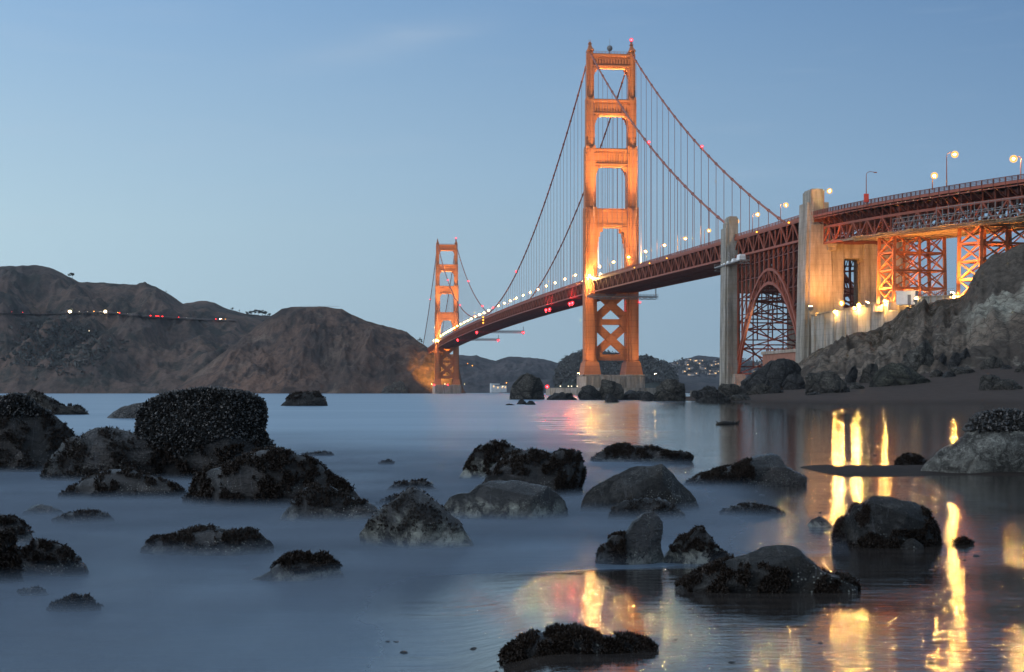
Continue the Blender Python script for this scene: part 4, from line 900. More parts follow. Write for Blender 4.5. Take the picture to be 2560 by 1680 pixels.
# wall lamps
def wall_lamp(px, py, Y, w, lab, r=.34, pole=0):
    p = at_px(px, py, Y); o = empty('wall_lamp', p, 0, lab, 'lamp', 'lamps along the retaining wall')
    m = MB(); m.box(-.5, .5, -.1, .7, .3, .55); m.bar((0, .4, .4), (0, 1.2, .2 if not pole else -pole), .14); m.build('bracket', M['grey'], o); MB().ball((0, 0, 0), r * .6, 8, 5, .9).build('bulb', GL['core'], o, True); MB().ball((0, 0, 0), r * 2.2, 12, 8, .95).build('glow_shell', GL['bulb'], o, True)  # larger ball is a glow added round the bulb
    light('lamp_light', 'POINT', o, (0, -.05, 0), w * .26, (1.0, .55, .16), .28); return o
for px, py, Y, w, lab, r, pole in ((2043, 786, 530.0, 22000, 'lamp at the left end of the retaining wall beside the pylon', .34, 0), (2087, 779, 517, 22000, 'second lamp from the pylon on the retaining wall', .34, 0), (2104, 758, 514, 70000, 'brightest lamp, on a short post above the retaining wall by the pylon', .5, 4), (2136, 771, 505, 22000, 'left one of two close lamps at mid wall', .34, 0), (2147, 762, 503.5, 26000, 'right one of two close lamps at mid wall', .36, 0), (2211, 752, 492, 50000, 'lamp on the wall below the first steel tower', .36, 0), (2266, 741, 482.5, 50000, 'lamp on the wall corner in front of the white shed', .36, 0), (2385, 742, 446, 60000, 'lamp at the right end of the wall against the bluff', .46, 2)):
    wall_lamp(px, py, Y, w, lab, r, pole)
# lamps that light the underside of the viaduct from the terrace; the last is added for brightness
for k, (s, v, tv, w, lab) in enumerate(((16, -20, -6, 260000, 'floodlight on the terrace aimed up at the near pylon'), (50, -15, 0, 200000, 'floodlight at the foot of the first steel tower'), (97, -14, 0, 200000, 'floodlight at the foot of the second steel tower'), (28, 10, 8, 160000, 'floodlight on the terrace deep under the viaduct'), (70, -9, 0, 260000, 'added floodlight on the terrace between the two steel towers'))):
    p = VW(s, v, 0); p.z = 30.6 if k != 0 else 31; t = VW(s + (-16 if k in (0, 3) else 4), tv, 0); t.z = 56; flood(p, t, w * (.26, .32, .32, .22, .36)[k], lab, 110, color=(1.0, .37, .07), group='floodlights on the terrace')
# lamps in the arch
flood(BW(-4, -360, 4.5), BW(0, -394, 40), 60000, 'floodlight on the fort ground under the arch', 120, group='floodlights on the terrace', color=(1.0, .55, .3))
# shoreline floodlit rock beyond the far tower
# ------------------------------------------------------------------ things on the far hills
def leaf_crown(m, c, r, n, sz, squash=.8, rnd=None):
    rnd = rnd or random
    for _ in range(n):
        d = Vector((rnd.gauss(0, 1), rnd.gauss(0, 1), rnd.gauss(0, 1))).normalized() * (rnd.random() ** .45) * r; d.z *= squash; p = Vector(c) + d
        a = Vector((rnd.gauss(0, 1), rnd.gauss(0, 1), rnd.gauss(0, 1))).normalized(); b = a.cross(Vector((rnd.gauss(0, 1), rnd.gauss(0, 1), rnd.gauss(0, 1)))).normalized(); k = sz * rnd.uniform(.6, 1.4)
        m.add([p - a * k, p + b * k * .6, p + a * k, p - b * k * .6], [(0, 1, 2, 3)])
def tree_proto(h, r, lean=0, clumps=6, seed=1):
    rnd = random.Random(seed); t = empty('ridge_tree', (0, 0, -500), 0, 'x', 'tree', 'trees on the hill ridges')
    tr = MB(); tr.tube([(0, 0, -2), (lean * .3, 0, h * .4), (lean, 0, h * .8)], [h * .035, h * .025, h * .012], 6)
    cr = MB()
    for k in range(clumps):
        c = (lean * .7 + rnd.uniform(-r, r) * .8, rnd.uniform(-r, r) * .6, h * rnd.uniform(.5, .95)); tr.bar((lean * .4, 0, h * .4), c, h * .015); leaf_crown(cr, c, r * rnd.uniform(.35, .6), 60, r * .13, .7, rnd)
    tr.build('trunk', M['bark'], t); cr.build('crown', M['leaf'], t); return t
TP = [tree_proto(15, 8, 2, 7, 3), tree_proto(18, 6, 0, 6, 5), tree_proto(9, 6, 1, 5, 8)]; used = set()
def put_tree(k, px, Y, py, sc, lab):
    o = TP[k] if k not in used else dup(TP[k], (0, 0, 0)); used.add(k); o.location = at_px(px, py, Y); o.scale = (sc, sc, sc); o.rotation_euler = (0, 0, px * 1.3); o['label'] = lab
put_tree(0, 181, 3130, 695, .75, 'lone wind-bent tree on the slope left of the highest hilltop'); put_tree(2, 173, 3130, 692, .6, 'small bush beside the lone tree below the highest hilltop'); put_tree(1, 415, 3140, 733, .32, 'tiny pointed tree on the long slope of the left hill')
for i, (px, py, k, sc) in enumerate(((581, 774, 2, .7), (598, 779, 1, .4), (617, 786, 2, .9), (629, 788, 0, .9), (637, 788, 1, .9), (646, 788, 0, 1.05), (656, 789, 1, .95), (664, 789, 0, .9), (673, 790, 2, .9))): put_tree(k, px, 3690, py + 2, sc, f'{ordn[i]} tree from the left in the row on the saddle left of the flat headland')
for i, (px, py) in enumerate(((1049, 858), (1055, 862))): put_tree(1, px, 2485, py, .55, ('left', 'right')[i] + ' of two dark trees on the headland just left of the far tower')
# wooded knoll canopy
m = MB(); rnd = random.Random(4)
for _ in range(1500):
    px = rnd.uniform(1390, 1690); top = interp([(1385, 960), (1396, 925), (1406, 905), (1423, 893), (1456, 881), (1480, 879), (1510, 884), (1540, 889), (1593, 896), (1616, 895), (1640, 902), (1663, 910), (1676, 925), (1690, 945), (1705, 975)], px); py = top + 2 + (970 - top) * rnd.random() ** 1.6 * .8
    p = hillE.at(px, py); leaf_crown(m, p + Vector((0, 0, 3)), rnd.uniform(6, 11), 14, 3.2, .8, rnd)
M['leaf2'] = paint('knoll_foliage', (.085, .090, .080), .85, .5, .08)
tag(m.build('wooded_knoll_canopy', M['leaf2']), kind='stuff')
m = MB()
for _ in range(420):
    px = rnd.gauss(150, 60); py = rnd.gauss(865, 32)
    if px < -100: continue
    p = hillA.at(px, py); leaf_crown(m, p, rnd.uniform(5, 10), 10, 3.2, .6, rnd)
for _ in range(260):
    px = rnd.uniform(1680, 1930); p = hillF.at(px, rnd.uniform(900, 935)); leaf_crown(m, p, rnd.uniform(9, 18), 10, 6, .7, rnd)
tag(m.build('hillside_trees', M['leaf2']), kind='stuff')
# houses on the far shore hill
def house_proto(w, d, h, seed):
    t = empty('hillside_house', (0, 0, -500), 0, 'small hillside house with lit windows among trees on the far shore', 'house', 'houses on the far hill')
    MB().box(-w, w, -d, d, -h, h).build('wall', M['wallp'], t); m = MB(); m.prism([(-w - .8, h), (w + .8, h), (0, h + w * .55)], -d - .8, d + .8); m.build('roof', M['roof'], t, False, True)
    rr = random.Random(seed)
    for k in range(rr.randint(1, 3)): x = rr.uniform(-w * .8, w * .4); MB().box(x, x + rr.uniform(1.5, 4.5), -d - .3, -d + .1, -h * .2, h * .35).build('window', M['win'], t)
    return t
HP = [house_proto(8, 6, 5, 1), house_proto(11, 7, 4, 2), house_proto(6, 6, 6, 5)]; hu = set()
for i in range(46):
    px = rnd.uniform(1672, 1800) if i < 38 else rnd.uniform(1885, 1925); top = interp([(1666, 911), (1700, 902), (1746, 892), (1796, 897), (1930, 910)], px); py = rnd.uniform(top + 2, 940); p = hillF.at(px, py); k = i % 3
    o = HP[k] if k not in hu else dup(HP[k], p); hu.add(k); o.location = p + Vector((0, -6, 3)); o.rotation_euler = (0, 0, rnd.uniform(-.6, .6))
# white sheds and lit rock at the foot of the far hill
for i, (px, py, w, h, lab) in enumerate(((1237, 966, 11, 8, 'tall pale building on the far waterline left of the pointed rock'), (1248, 969, 12, 5, 'low pale building on the far waterline, middle of three'), (1257, 968, 8, 5, 'pale building nearest the pointed rock on the far waterline'))):
    Y = 3900; p = at_px(px, py, Y); t = empty('waterfront_building', p, R(15), lab, 'building', 'buildings on the far waterline'); MB().box(-w, w, -8, 8, -h - 8, h).build('wall', M['white'], t); MB().box(-w - .6, w + .6, -8.6, 8.6, h, h + 1.4).build('roof', M['roof'], t)
    for k in range(2): MB().box(-w * .6 + k * w, -w * .6 + k * w + 3, -8.4, -8.05, -2, 2).build('window', M['win'], t)
small_lamp('shore_lamp', at_px(1257, 966, 3870), 1.6, 'whitel', 'white lamp in front of the pale waterfront buildings', 'lamp'); small_lamp('shore_lamp', at_px(1266, 957, 3900), 1.2, 'amber', 'amber lamp above the waterfront buildings by the pointed rock', 'lamp')
small_lamp('shore_lamp', at_px(1181, 914, 3990), 1.3, 'amber', 'amber lamp on the dark hill right of the far tower', 'lamp'); small_lamp('shore_lamp', at_px(1169, 909, 3990), 1.0, 'amber', 'fainter amber lamp on the dark hill nearest the far tower', 'lamp')
# road with cars across the left hill
road_px = [(-120, 780), (0, 783), (88, 786), (140, 785), (180, 783), (267, 783), (304, 787), (340, 790), (382, 794), (418, 796), (462, 798), (510, 801), (559, 802), (600, 803)]
rp = []
for k in range(121): px = -110 + 700 * k / 120; rp.append(hillA.at(px, interp(road_px, px)) + Vector((0, -3, 1.5)))
m = MB()
for a, b in zip(rp, rp[1:]): m.bar(a - Vector((0, 0, 1.0)), b - Vector((0, 0, 1.0)), 9, .5)
M['road'] = paint('hill_road', (.15, .13, .12), .9, .3, .05)
tag(m.build('road', M['road']), kind='structure')
m = MB()
for a, b in zip(rp[60:], rp[61:]): m.bar(a + Vector((0, -4.5, 1.1)), b + Vector((0, -4.5, 1.1)), .3, .45)
tag(m.build('guard_rail', M['galv']), 'pale guard rail along the hillside road', 'guard rail')
def car_proto():
    t = empty('car', (0, 0, -500), 0, 'x', 'car', 'cars on the hillside road')
    m = MB(); m.frus(-2.2, 2.2, -.9, .9, .35, -2.1, 2.15, -.86, .86, .95); m.frus(-1.3, 1.0, -.82, .82, .95, -.85, .55, -.68, .68, 1.45); m.build('body', M['carp'], t)
    w = MB()
    for x in (-1.35, 1.35):
        for y in (-.9, .75): w.tube([(x, y, .33), (x, y + .15, .33)], .33, 8)
    w.build('wheels', M['asphalt'], t); return t
CP = car_proto(); cars = [CP]
CPK = list(CP.children)
for px, kind, lab in ((180, 'H2', 'car with blazing headlamps on the hillside road, left of the other bright one'), (173, 'A', 'car with an amber lamp just left of the first blazing headlamps'), (267, 'H2', 'car with blazing headlamps on the hillside road, right of the other bright one'), (239, 'A', 'car with an amber lamp between the two blazing pairs of headlamps'), (221, 'w', 'pale car between the two blazing pairs of headlamps'), (201, 'w', 'pale car just right of the first blazing headlamps'), (294, 'A', 'car with an amber lamp just right of the second blazing headlamps'), (304, 'R', 'car with bright red tail lamps right of the second blazing headlamps'), (322, 'w', 'pale car right of the first red tail lamps'), (384, 'R', 'first of four cars with red tail lamps in a queue on the road'), (393, 'R', 'second of four cars with red tail lamps in a queue on the road'), (403, 'R', 'third of four cars with red tail lamps in a queue on the road'), (414, 'R', 'last of four cars with red tail lamps in a queue on the road'), (455, 'R', 'lone car with red tail lamps after the queue'), (468, 'w', 'pale car after the lone red tail lamps'), (545, 'R', 'car with red tail lamps near the right end of the hillside road'), (551, 'H', 'car with headlamps near the right end of the hillside road'), (559, 'A', 'car with an amber lamp near the right end of the hillside road'), (571, 'A', 'last car at the right end of the hillside road'), (30, 'r', 'car with faint tail lamps at the left end of the hillside road'), (60, 'r', 'second car with faint tail lamps at the left end of the hillside road')):
    i = min(119, int((px + 110) / 700 * 120)); p = rp[i] + Vector((0, -1.5, .5)); d = rp[i + 1] - rp[i]
    o = CP if px == 180 else CP.copy()
    if o is not CP:
        COL.objects.link(o)
        for ch in CPK: c_ = ch.copy(); COL.objects.link(c_); c_.parent = o
    o.location = p; o.rotation_euler = (0, 0, math.atan2(d.y, d.x)); o['label'] = lab
    mt, r = {'H2': ('headl', 1.9), 'H': ('headl', .6), 'A': ('amber', .6), 'R': ('taill', .85), 'r': ('taill', .35), 'w': ('whitel', .34)}[kind]
    for y in (-.7, .7):
        c = MB().ball((-2.1 if kind[0] in 'Rr' else 2.1, y - 1.0, .9), r * .7, 6, 4); e = bpy.data.objects.new('tail_lamp' if kind[0] in 'Rr' else 'headlamp', c.mesh('lamp', M[mt])); COL.objects.link(e); e.parent = o
        if kind == 'H2': g = MB().ball((2.1, y - 1.0, .9), 3.4, 10, 6).build('headlamp_halo', GL['headl'], o, True)  # oversize glowing ball added as a halo round each bright headlamp
small_lamp('hillside_lamp', hillA.at(225, 830) + Vector((0, -4, 2)), .9, 'whitel', 'lone white light on the slope below the hillside road', 'lamp')
# people and a rail on the flat headland top
m = MB(); q = [at_px(px, 767.2, 2552) for px in range(752, 850, 3)]
for a, b in zip(q, q[1:]): m.bar(a + Vector((0, 0, 1.1)), b + Vector((0, 0, 1.1)), .3); m.bar(a, a + Vector((0, 0, 1.2)), .3)
tag(m.build('overlook_fence', M['grey']), 'thin fence along the flat top of the headland', 'fence')

# ------------------------------------------------------------------ rocks
M['rk_dark'] = rockmat('rock_wet_dark', (.020, .0195, .020), (.009, .0085, .0085), rough=(.14, .42), moss=(.020, .012, .007))
M['rk_weed'] = rockmat('rock_weed', (.022, .019, .017), (.009, .0075, .006), rough=(.3, .6), moss=(.018, .010, .005))
M['rk_barn'] = rockmat('rock_barnacle', (.024, .023, .022), (.010, .009, .008), (.60, .62, .52), (.30, .68), (.2, .5), 1, 1.0)
M['rk_barn2'] = rockmat('rock_some_barnacle', (.026, .026, .027), (.011, .010, .010), (.44, .46, .40), (.16, .52), (.16, .45), 1, .9)
M['rk_grey'] = rockmat('rock_grey_dry', (.046, .045, .042), (.016, .015, .014), (.22, .23, .21), (.0, .3), (.35, .75), pamt=.5, moss=(.030, .024, .016))
M['rk_pale'] = rockmat('rock_pale_dry', (.200, .200, .175), (.115, .110, .095), (.26, .25, .21), (.2, .6), (.55, .9), 1, .5, None, .05, (.24, .24, .21))
M['rk_green'] = rockmat('rock_green_far', (.130, .130, .095), (.045, .045, .034), (.34, .34, .28), (.05, .3), (.6, .9), .10, .6, None, .6)
M['rk_far'] = rockmat('rock_far', (.165, .152, .125), (.058, .054, .047), (.32, .31, .26), (.02, .35), (.6, .9), .14, .5, None, .5)
M['rk_fard'] = rockmat('rock_far_dark', (.090, .090, .086), (.036, .036, .036), (.24, .24, .21), (.0, .25), (.5, .8), .14, .5, None, .5)
M['rk_slab'] = rockmat('rock_slab_pale', (.205, .195, .165), (.115, .108, .090), None, rough=(.7, .9), sc=.12, bumpd=.4)
M['weed'] = paint('seaweed', (.030, .020, .014), .45, .6, 9, .25)
M['mussel'] = paint('mussel_shell', (.024, .022, .020), .36, .7, 14, .6)
WEEDM = M['weed']
def rock(name, pts, base, mat, label, dr=.75, zb=0.0, Y=None, amp=.10, seed=0, weed=None, mus=None, n=(96, 44), fl=.78, sink=.35, group='rocks on the shore', fac=.5, cat='rock', facets=15):
    """pts: the outline of the rock's upper edge in photo pixels, left to right; base: the row of its foot"""
    px0, px1 = pts[0][0], pts[-1][0]; hwp = (px1 - px0) / 2
    Yf = Y or (CH - zb) * FPX / (base - HY); Yc = Yf / max(.5, (1 - .8 * dr * hwp / FPX)); D = dr * hwp * Yc / FPX; X0 = PX((px0 + px1) / 2, Yc)
    P = [(PX(a, Yc) - X0, PZ(b, Yc) - zb) for a, b in pts]; hw = (P[-1][0] - P[0][0]) / 2; H = max(z for _, z in P)
    lo = -sink * H - .06 * hw
    poly = P + [(P[-1][0] * 1.02, lo), (P[0][0] * 1.02, lo)]
    cx, cz = 0.0, H * .28
    q = [((x - cx) / hw, (z - cz) / H) for x, z in poly]; q.append(q[0])
    def rad(t):
        dx, dz = math.cos(t), math.sin(t); best = 0
        for (ax, az), (bx, bz) in zip(q, q[1:]):
            ex, ez = bx - ax, bz - az; den = dx * ez - dz * ex
            if abs(den) < 1e-9: continue
            s = (ax * ez - az * ex) / den; k = (ax * dz - az * dx) / den
            if s > 0 and -1e-6 <= k <= 1 + 1e-6: best = max(best, s)
        return best or .3
    nu, nv = n; RR = [rad(2 * math.pi * k / nu) for k in range(nu)]
    mb = MB(); S = max(hw, H) ; rnd = random.Random(seed + int(px0)); so = Vector((rnd.uniform(-50, 50), rnd.uniform(-50, 50), rnd.uniform(-50, 50)))
    planes = []
    for _ in range(facets):
        v = Vector((rnd.gauss(0, .55), -abs(rnd.gauss(0, .7)) - .35, rnd.gauss(.25, .5))).normalized(); planes.append((v.x, v.y, v.z, rnd.uniform(.46, .80)))
    def pt(k, ps):
        t = 2 * math.pi * k / nu; r = RR[k]; c = max(0, math.cos(ps)) ** fl; sh = math.sin(ps)
        yy = math.copysign(abs(sh) ** 1.0, sh)
        x = cx + r * c * math.cos(t) * hw; z = cz + r * c * math.sin(t) * H; p = Vector((x, D * yy, z)); d = Vector((math.cos(t) * c, yy, math.sin(t) * c)).normalized()
        f = p / S * 1.6 + so
        a = amp * S; e = .55 + .45 * abs(yy)
        vd = noise.voronoi(f * 1.9)[0]; vd2 = noise.voronoi(f * 4.3 + Vector((3, 1, 2)))[0]
        g = a * e * (noise.fractal(f, .62, 2.1, 7) * 1.0 - .75 * (vd[0] - .35) - .30 * (vd2[0] - .35) + fac * (noise.ridged_multi_fractal(f * 1.3 + Vector((7, 3, 1)), .9, 2.2, 5, 1, 2) - 1.1) * .7 - .5 * max(0, .16 - abs(noise.voronoi(f * 1.5)[0][1] - noise.voronoi(f * 1.5)[0][0])) * 4)
        p = p + d * g
        for nx, ny, nz, hh in planes:
            ex = (p.x / hw) * nx + (p.y / D) * ny + ((p.z - cz) / H) * nz - hh
            if ex > 0: p = p - Vector((nx * hw, ny * D, nz * H)) * ex * .88
        return p
    vs = [pt(0, -math.pi / 2)]
    for j in range(1, nv):
        ps = -math.pi / 2 + math.pi * j / nv
        for k in range(nu): vs.append(pt(k, ps))
    vs.append(pt(0, math.pi / 2)); e = len(vs) - 1; fs = []
    for k in range(nu):
        k2 = (k + 1) % nu; fs.append((0, 1 + k, 1 + k2)); b = 1 + (nv - 2) * nu; fs.append((e, b + k2, b + k))
        for j in range(nv - 2): a = 1 + j * nu; fs.append((a + k, a + nu + k, a + nu + k2, a + k2))
    mb.add(vs, fs); o = mb.build(name, M[mat], None, True, True, (X0, Yc, zb)); tag(o, label, cat, group)
    if weed or mus:
        me = o.data; F = [(f.center.copy(), f.normal.copy(), f.area) for f in me.polygons if f.center.z > -.03]
    def pick(cond, cnt):
        c = [x for x in F if cond(x)]
        if not c: return []
        return rnd.choices(c, [x[2] for x in c], k=cnt)
    if weed:
        cnt, ln, cond = weed; w = MB()
        nz = lambda p: noise.fractal(Vector(p) / S * 4.2 + so, .8, 2, 4)
        for c, nn, ar in pick(lambda x: cond(x[0].x / hw, x[0].z / H, x[1]) and nz(x[0]) > -.02 + .10 * rnd.uniform(-1, 1), int(cnt * 2.6)):
            s_ = math.sqrt(ar); p = c + Vector((rnd.uniform(-s_, s_), rnd.uniform(-s_, s_), rnd.uniform(-s_, s_))) * .5 - nn * .01
            for _ in range(rnd.randint(6, 10)):
                dr_ = rnd.random() < .78; d = (nn * (.16 if dr_ else .8) + Vector((rnd.gauss(0, .45), rnd.gauss(0, .45), rnd.gauss(-.75 if dr_ else .15, .3)))).normalized(); l = ln * rnd.uniform(.3, 1.0) * (.42 if dr_ else .50); sd = d.cross(Vector((rnd.gauss(0, 1), rnd.gauss(0, 1), rnd.gauss(0, 1)))).normalized() * ln * .05
                p = p + nn * ln * .03; m1 = p + d * l * .5 + nn * ln * .06 + sd * rnd.uniform(-1, 1); tip = p + d * l + Vector((0, 0, -l * .25)) + sd * rnd.uniform(-2, 2)
                w.add([p - sd, p + sd, m1 + sd * 1.1, m1 - sd * 1.1, tip], [(0, 1, 2, 3), (3, 2, 4)])
                f2 = m1 + (d + sd.normalized() * rnd.uniform(-1, 1)).normalized() * l * .4; w.add([m1 - sd * .8, m1 + sd * .8, f2], [(0, 1, 2)])
        if w.v: tag(w.build('seaweed', WEEDM, o), kind='stuff')
    if mus:
        cnt, ln, cond = mus; w = MB()
        for c, nn, ar in pick(lambda x: cond(x[0].x / hw, x[0].z / H, x[1]), cnt):
            s_ = math.sqrt(ar); p = c + Vector((rnd.uniform(-s_, s_), rnd.uniform(-s_, s_), rnd.uniform(-s_, s_))) * .6
            d = (nn + Vector((rnd.gauss(0, .6), rnd.gauss(0, .6), rnd.gauss(0, .6)))).normalized(); a = d.cross(Vector((rnd.gauss(0, 1), rnd.gauss(0, 1), rnd.gauss(0, 1)))).normalized(); b = a.cross(d); l = ln * rnd.uniform(.6, 1.25)
            w.add([p - d * l * .5, p + a * l * .42, p + b * l * .27, p - a * l * .42, p - b * l * .27, p + d * l * .75 + a * l * .1, p + a * l * .36 + d * l * .42, p - a * l * .30 + d * l * .45], [(0, 2, 1), (0, 3, 2), (0, 4, 3), (0, 1, 4), (1, 2, 6), (2, 5, 6), (2, 3, 7), (2, 7, 5), (3, 4, 7), (4, 5, 7), (4, 1, 6), (4, 6, 5)])
        if w.v: tag(w.build('mussels', M['mussel'], o), kind='stuff')
    return o
UP = lambda x, z, n: n.z > .1 and z > .12
ANY = lambda x, z, n: z > .05
TOP = lambda x, z, n: z > .45
BIG = (150, 64); MED = (110, 48); SML = (56, 26)
rock('boulder', [(330, 1150), (341, 1087), (352, 1021), (376, 1002), (419, 984), (484, 974), (538, 972), (600, 977), (641, 984), (659, 991), (669, 1007), (672, 1034), (667, 1056), (659, 1074), (672, 1095), (700, 1120), (712, 1160)], 1204, 'rk_weed', 'tall flat-topped boulder crusted with mussels, the biggest rock in the surf', .55, n=BIG, amp=.035, mus=(12500, .066, lambda x, z, n: z > .38 + .1 * math.sin(x * 5)), weed=(500, .2, lambda x, z, n: z < .4), fl=.6)
rock('boulder', [(398, 1275), (410, 1262), (444, 1228), (473, 1198), (527, 1177), (578, 1155), (618, 1138), (651, 1124), (694, 1127), (759, 1142), (802, 1160), (829, 1185), (864, 1209), (893, 1230), (912, 1256)], 1272, 'rk_weed', 'long sloping weed-covered rock in front of the mussel-crusted boulder', .5, n=BIG, amp=.05, weed=(2600, .13, lambda x, z, n: n.z > -.2), seed=2)
rock('boulder', [(684, 1312), (716, 1273), (743, 1249), (759, 1222), (783, 1209), (829, 1212), (869, 1236), (896, 1249), (936, 1260), (955, 1280)], 1308, 'rk_barn2', 'wet dark rock at the foot of the long weedy slope, with a pointed shoulder', .6, n=MED, amp=.08, weed=(350, .09, TOP), seed=3)
rock('boulder', [(92, 1185), (99, 1169), (116, 1134), (140, 1104), (172, 1093), (210, 1087), (237, 1074), (258, 1072), (296, 1076), (323, 1085), (360, 1100), (400, 1140), (430, 1190)], 1206, 'rk_dark', 'rugged low rock joining the two tall boulders at the left', .6, n=BIG, amp=.09, weed=(700, .12, ANY), seed=4)
rock('boulder', [(128, 1264), (150, 1243), (172, 1225), (205, 1209), (223, 1190), (242, 1179), (296, 1177), (363, 1185), (403, 1198), (440, 1215), (470, 1240)], 1252, 'rk_weed', 'low arched weedy rock half veiled by surf below the mussel boulder', .5, n=MED, amp=.06, weed=(700, .12, ANY), seed=5)
rock('boulder', [(-130, 1010), (-60, 985), (0, 992), (27, 990), (54, 991), (75, 1007), (99, 1026), (140, 1031), (161, 1042), (188, 1058), (207, 1072), (209, 1082), (190, 1110), (150, 1180)], 1182, 'rk_weed', 'big black boulder cut by the left edge of the photo', .6, n=BIG, amp=.05, mus=(4200, .075, lambda x, z, n: z > .72), weed=(900, .14, ANY), seed=6)
rock('boulder', [(36, 1000), (46, 986), (70, 975), (94, 980), (113, 988), (134, 1002), (161, 1015), (180, 1026), (185, 1014), (202, 1018), (222, 1036)], 1037, 'rk_far', 'brown sloping rock behind the big black left-edge boulder', .6, n=MED, amp=.06, seed=7, weed=(300, .3, ANY))
rock('boulder', [(264, 1044), (285, 1029), (315, 1015), (352, 1006), (380, 1003), (410, 1020)], 1046, 'rk_dark', 'dark wedge of rock peeping out left of the mussel boulder', .6, amp=.05, seed=8)
rock('boulder', [(696, 1015), (711, 1004), (721, 988), (732, 980), (764, 980), (794, 980), (802, 990), (813, 996), (820, 1014)], 1015, 'rk_fard', 'squat flat-topped rock alone in the sea near the far shore', .6, amp=.05, seed=9, fl=.6, weed=(200, .5, TOP))
rock('tide_rock', [(746, 1140), (775, 1134), (800, 1130), (820, 1131), (838, 1139)], 1140, 'rk_weed', 'awash sliver of rock in open water right of the mussel boulder', .35, n=SML, weed=(120, .13, ANY), seed=10)
rock('tide_rock', [(945, 1160), (960, 1153), (975, 1151), (984, 1160)], 1161, 'rk_weed', 'tiny awash rock in the middle of the open water', .4, n=SML, weed=(70, .12, ANY), seed=11)
rock('tide_rock', [(52, 1290), (65, 1263), (81, 1259), (108, 1260), (135, 1268), (158, 1278)], 1290, 'rk_dark', 'smooth low rock in the surf, upper one of two small rocks at far left', .6, n=SML, seed=12)
rock('tide_rock', [(103, 1316), (134, 1292), (167, 1284), (194, 1279), (202, 1272), (250, 1272), (269, 1281), (290, 1302)], 1312, 'rk_dark', 'low ragged rock in the surf, lower one of two small rocks at far left', .55, n=MED, weed=(160, .07, TOP), seed=13)
rock('boulder', [(-80, 1340), (-40, 1300), (0, 1292), (27, 1292), (48, 1300), (70, 1324), (83, 1346), (88, 1372)], 1374, 'rk_barn2', 'pale-streaked rock at the left edge with weed on its crown', .7, n=MED, weed=(350, .08, TOP), seed=14)
rock('boulder', [(-120, 1380), (-60, 1320), (0, 1322), (21, 1335), (30, 1367), (38, 1405), (36, 1452)], 1462, 'rk_weed', 'black rock hung with kelp at the left edge, nearest the camera there', .7, n=MED, weed=(1300, .16, ANY), seed=15)
rock('boulder', [(34, 1420), (42, 1381), (70, 1365), (86, 1349), (116, 1353), (150, 1365), (175, 1381), (204, 1402), (218, 1416), (219, 1438)], 1444, 'rk_dark', 'glossy black rock with a weedy crest in the lower left surf', .7, n=BIG, amp=.08, weed=(600, .07, lambda x, z, n: z > .4 and n.z > .1), seed=16)
rock('tide_rock', [(32, 1484), (54, 1472), (91, 1470), (108, 1474), (126, 1490)], 1491, 'rk_dark', 'small dark rock barely above water below the glossy black rock', .6, n=SML, seed=17, weed=(60, .05, TOP))
rock('tide_rock', [(106, 1531), (161, 1505), (194, 1497), (229, 1499), (247, 1518)], 1530, 'rk_weed', 'blurred clump of weed over a rock in the lower left shallows', .5, n=SML, weed=(420, .10, ANY), seed=18)
rock('boulder', [(324, 1393), (341, 1368), (363, 1343), (403, 1338), (444, 1327), (473, 1318), (511, 1315), (538, 1318), (573, 1330), (605, 1323), (637, 1323), (651, 1333), (676, 1349), (694, 1364)], 1392, 'rk_barn2', 'long two-humped wet rock in the surf left of centre', .45, n=BIG, amp=.07, weed=(800, .07, lambda x, z, n: z > .35 and n.z > .2), seed=19)
rock('boulder', [(614, 1453), (650, 1440), (676, 1427), (689, 1411), (716, 1400), (727, 1388), (764, 1387), (794, 1386), (813, 1384), (829, 1394), (842, 1416), (866, 1448)], 1456, 'rk_barn', 'small rock crowned with bristling seaweed in front of the pale-footed boulder', .6, n=MED, amp=.09, weed=(900, .10, lambda x, z, n: z > .42), seed=20)
rock('boulder', [(886, 1372), (901, 1333), (936, 1290), (958, 1268), (979, 1249), (1012, 1222), (1028, 1216), (1055, 1222), (1062, 1233), (1084, 1247), (1122, 1279), (1149, 1300), (1166, 1330), (1182, 1358)], 1374, 'rk_barn', 'peaked boulder with a pale barnacled foot, centre of the surf', .7, n=BIG, amp=.075, weed=(420, .06, lambda x, z, n: z > .3), seed=21)
rock('tide_rock', [(966, 1226), (990, 1206), (1009, 1201), (1031, 1205), (1060, 1199), (1079, 1212), (1096, 1226)], 1230, 'rk_barn2', 'low rock showing just behind the peaked boulder', .5, n=SML, weed=(160, .09, TOP), seed=22)
rock('tide_rock', [(936, 1262), (963, 1247), (990, 1236), (1010, 1250)], 1264, 'rk_dark', 'small dark rock tucked behind the left shoulder of the peaked boulder', .5, n=SML, weed=(90, .08, ANY), seed=23)
rock('boulder', [(1145, 1198), (1163, 1169), (1174, 1139), (1193, 1120), (1219, 1108), (1263, 1105), (1279, 1117), (1292, 1128), (1310, 1170)], 1200, 'rk_barn', 'hump-backed rock draped in weed at the rear of the middle cluster', .7, n=MED, weed=(1100, .12, lambda x, z, n: z > .25), seed=24)
rock('boulder', [(1194, 1220), (1219, 1182), (1249, 1150), (1281, 1126), (1322, 1123), (1354, 1131), (1375, 1140), (1402, 1127), (1429, 1127), (1461, 1130), (1478, 1139), (1504, 1166), (1509, 1190), (1497, 1220), (1488, 1240)], 1246, 'rk_weed', 'large double-humped dark boulder in the middle cluster', .6, n=BIG, amp=.06, weed=(1500, .10, lambda x, z, n: z > .5 or x > .3), seed=25)
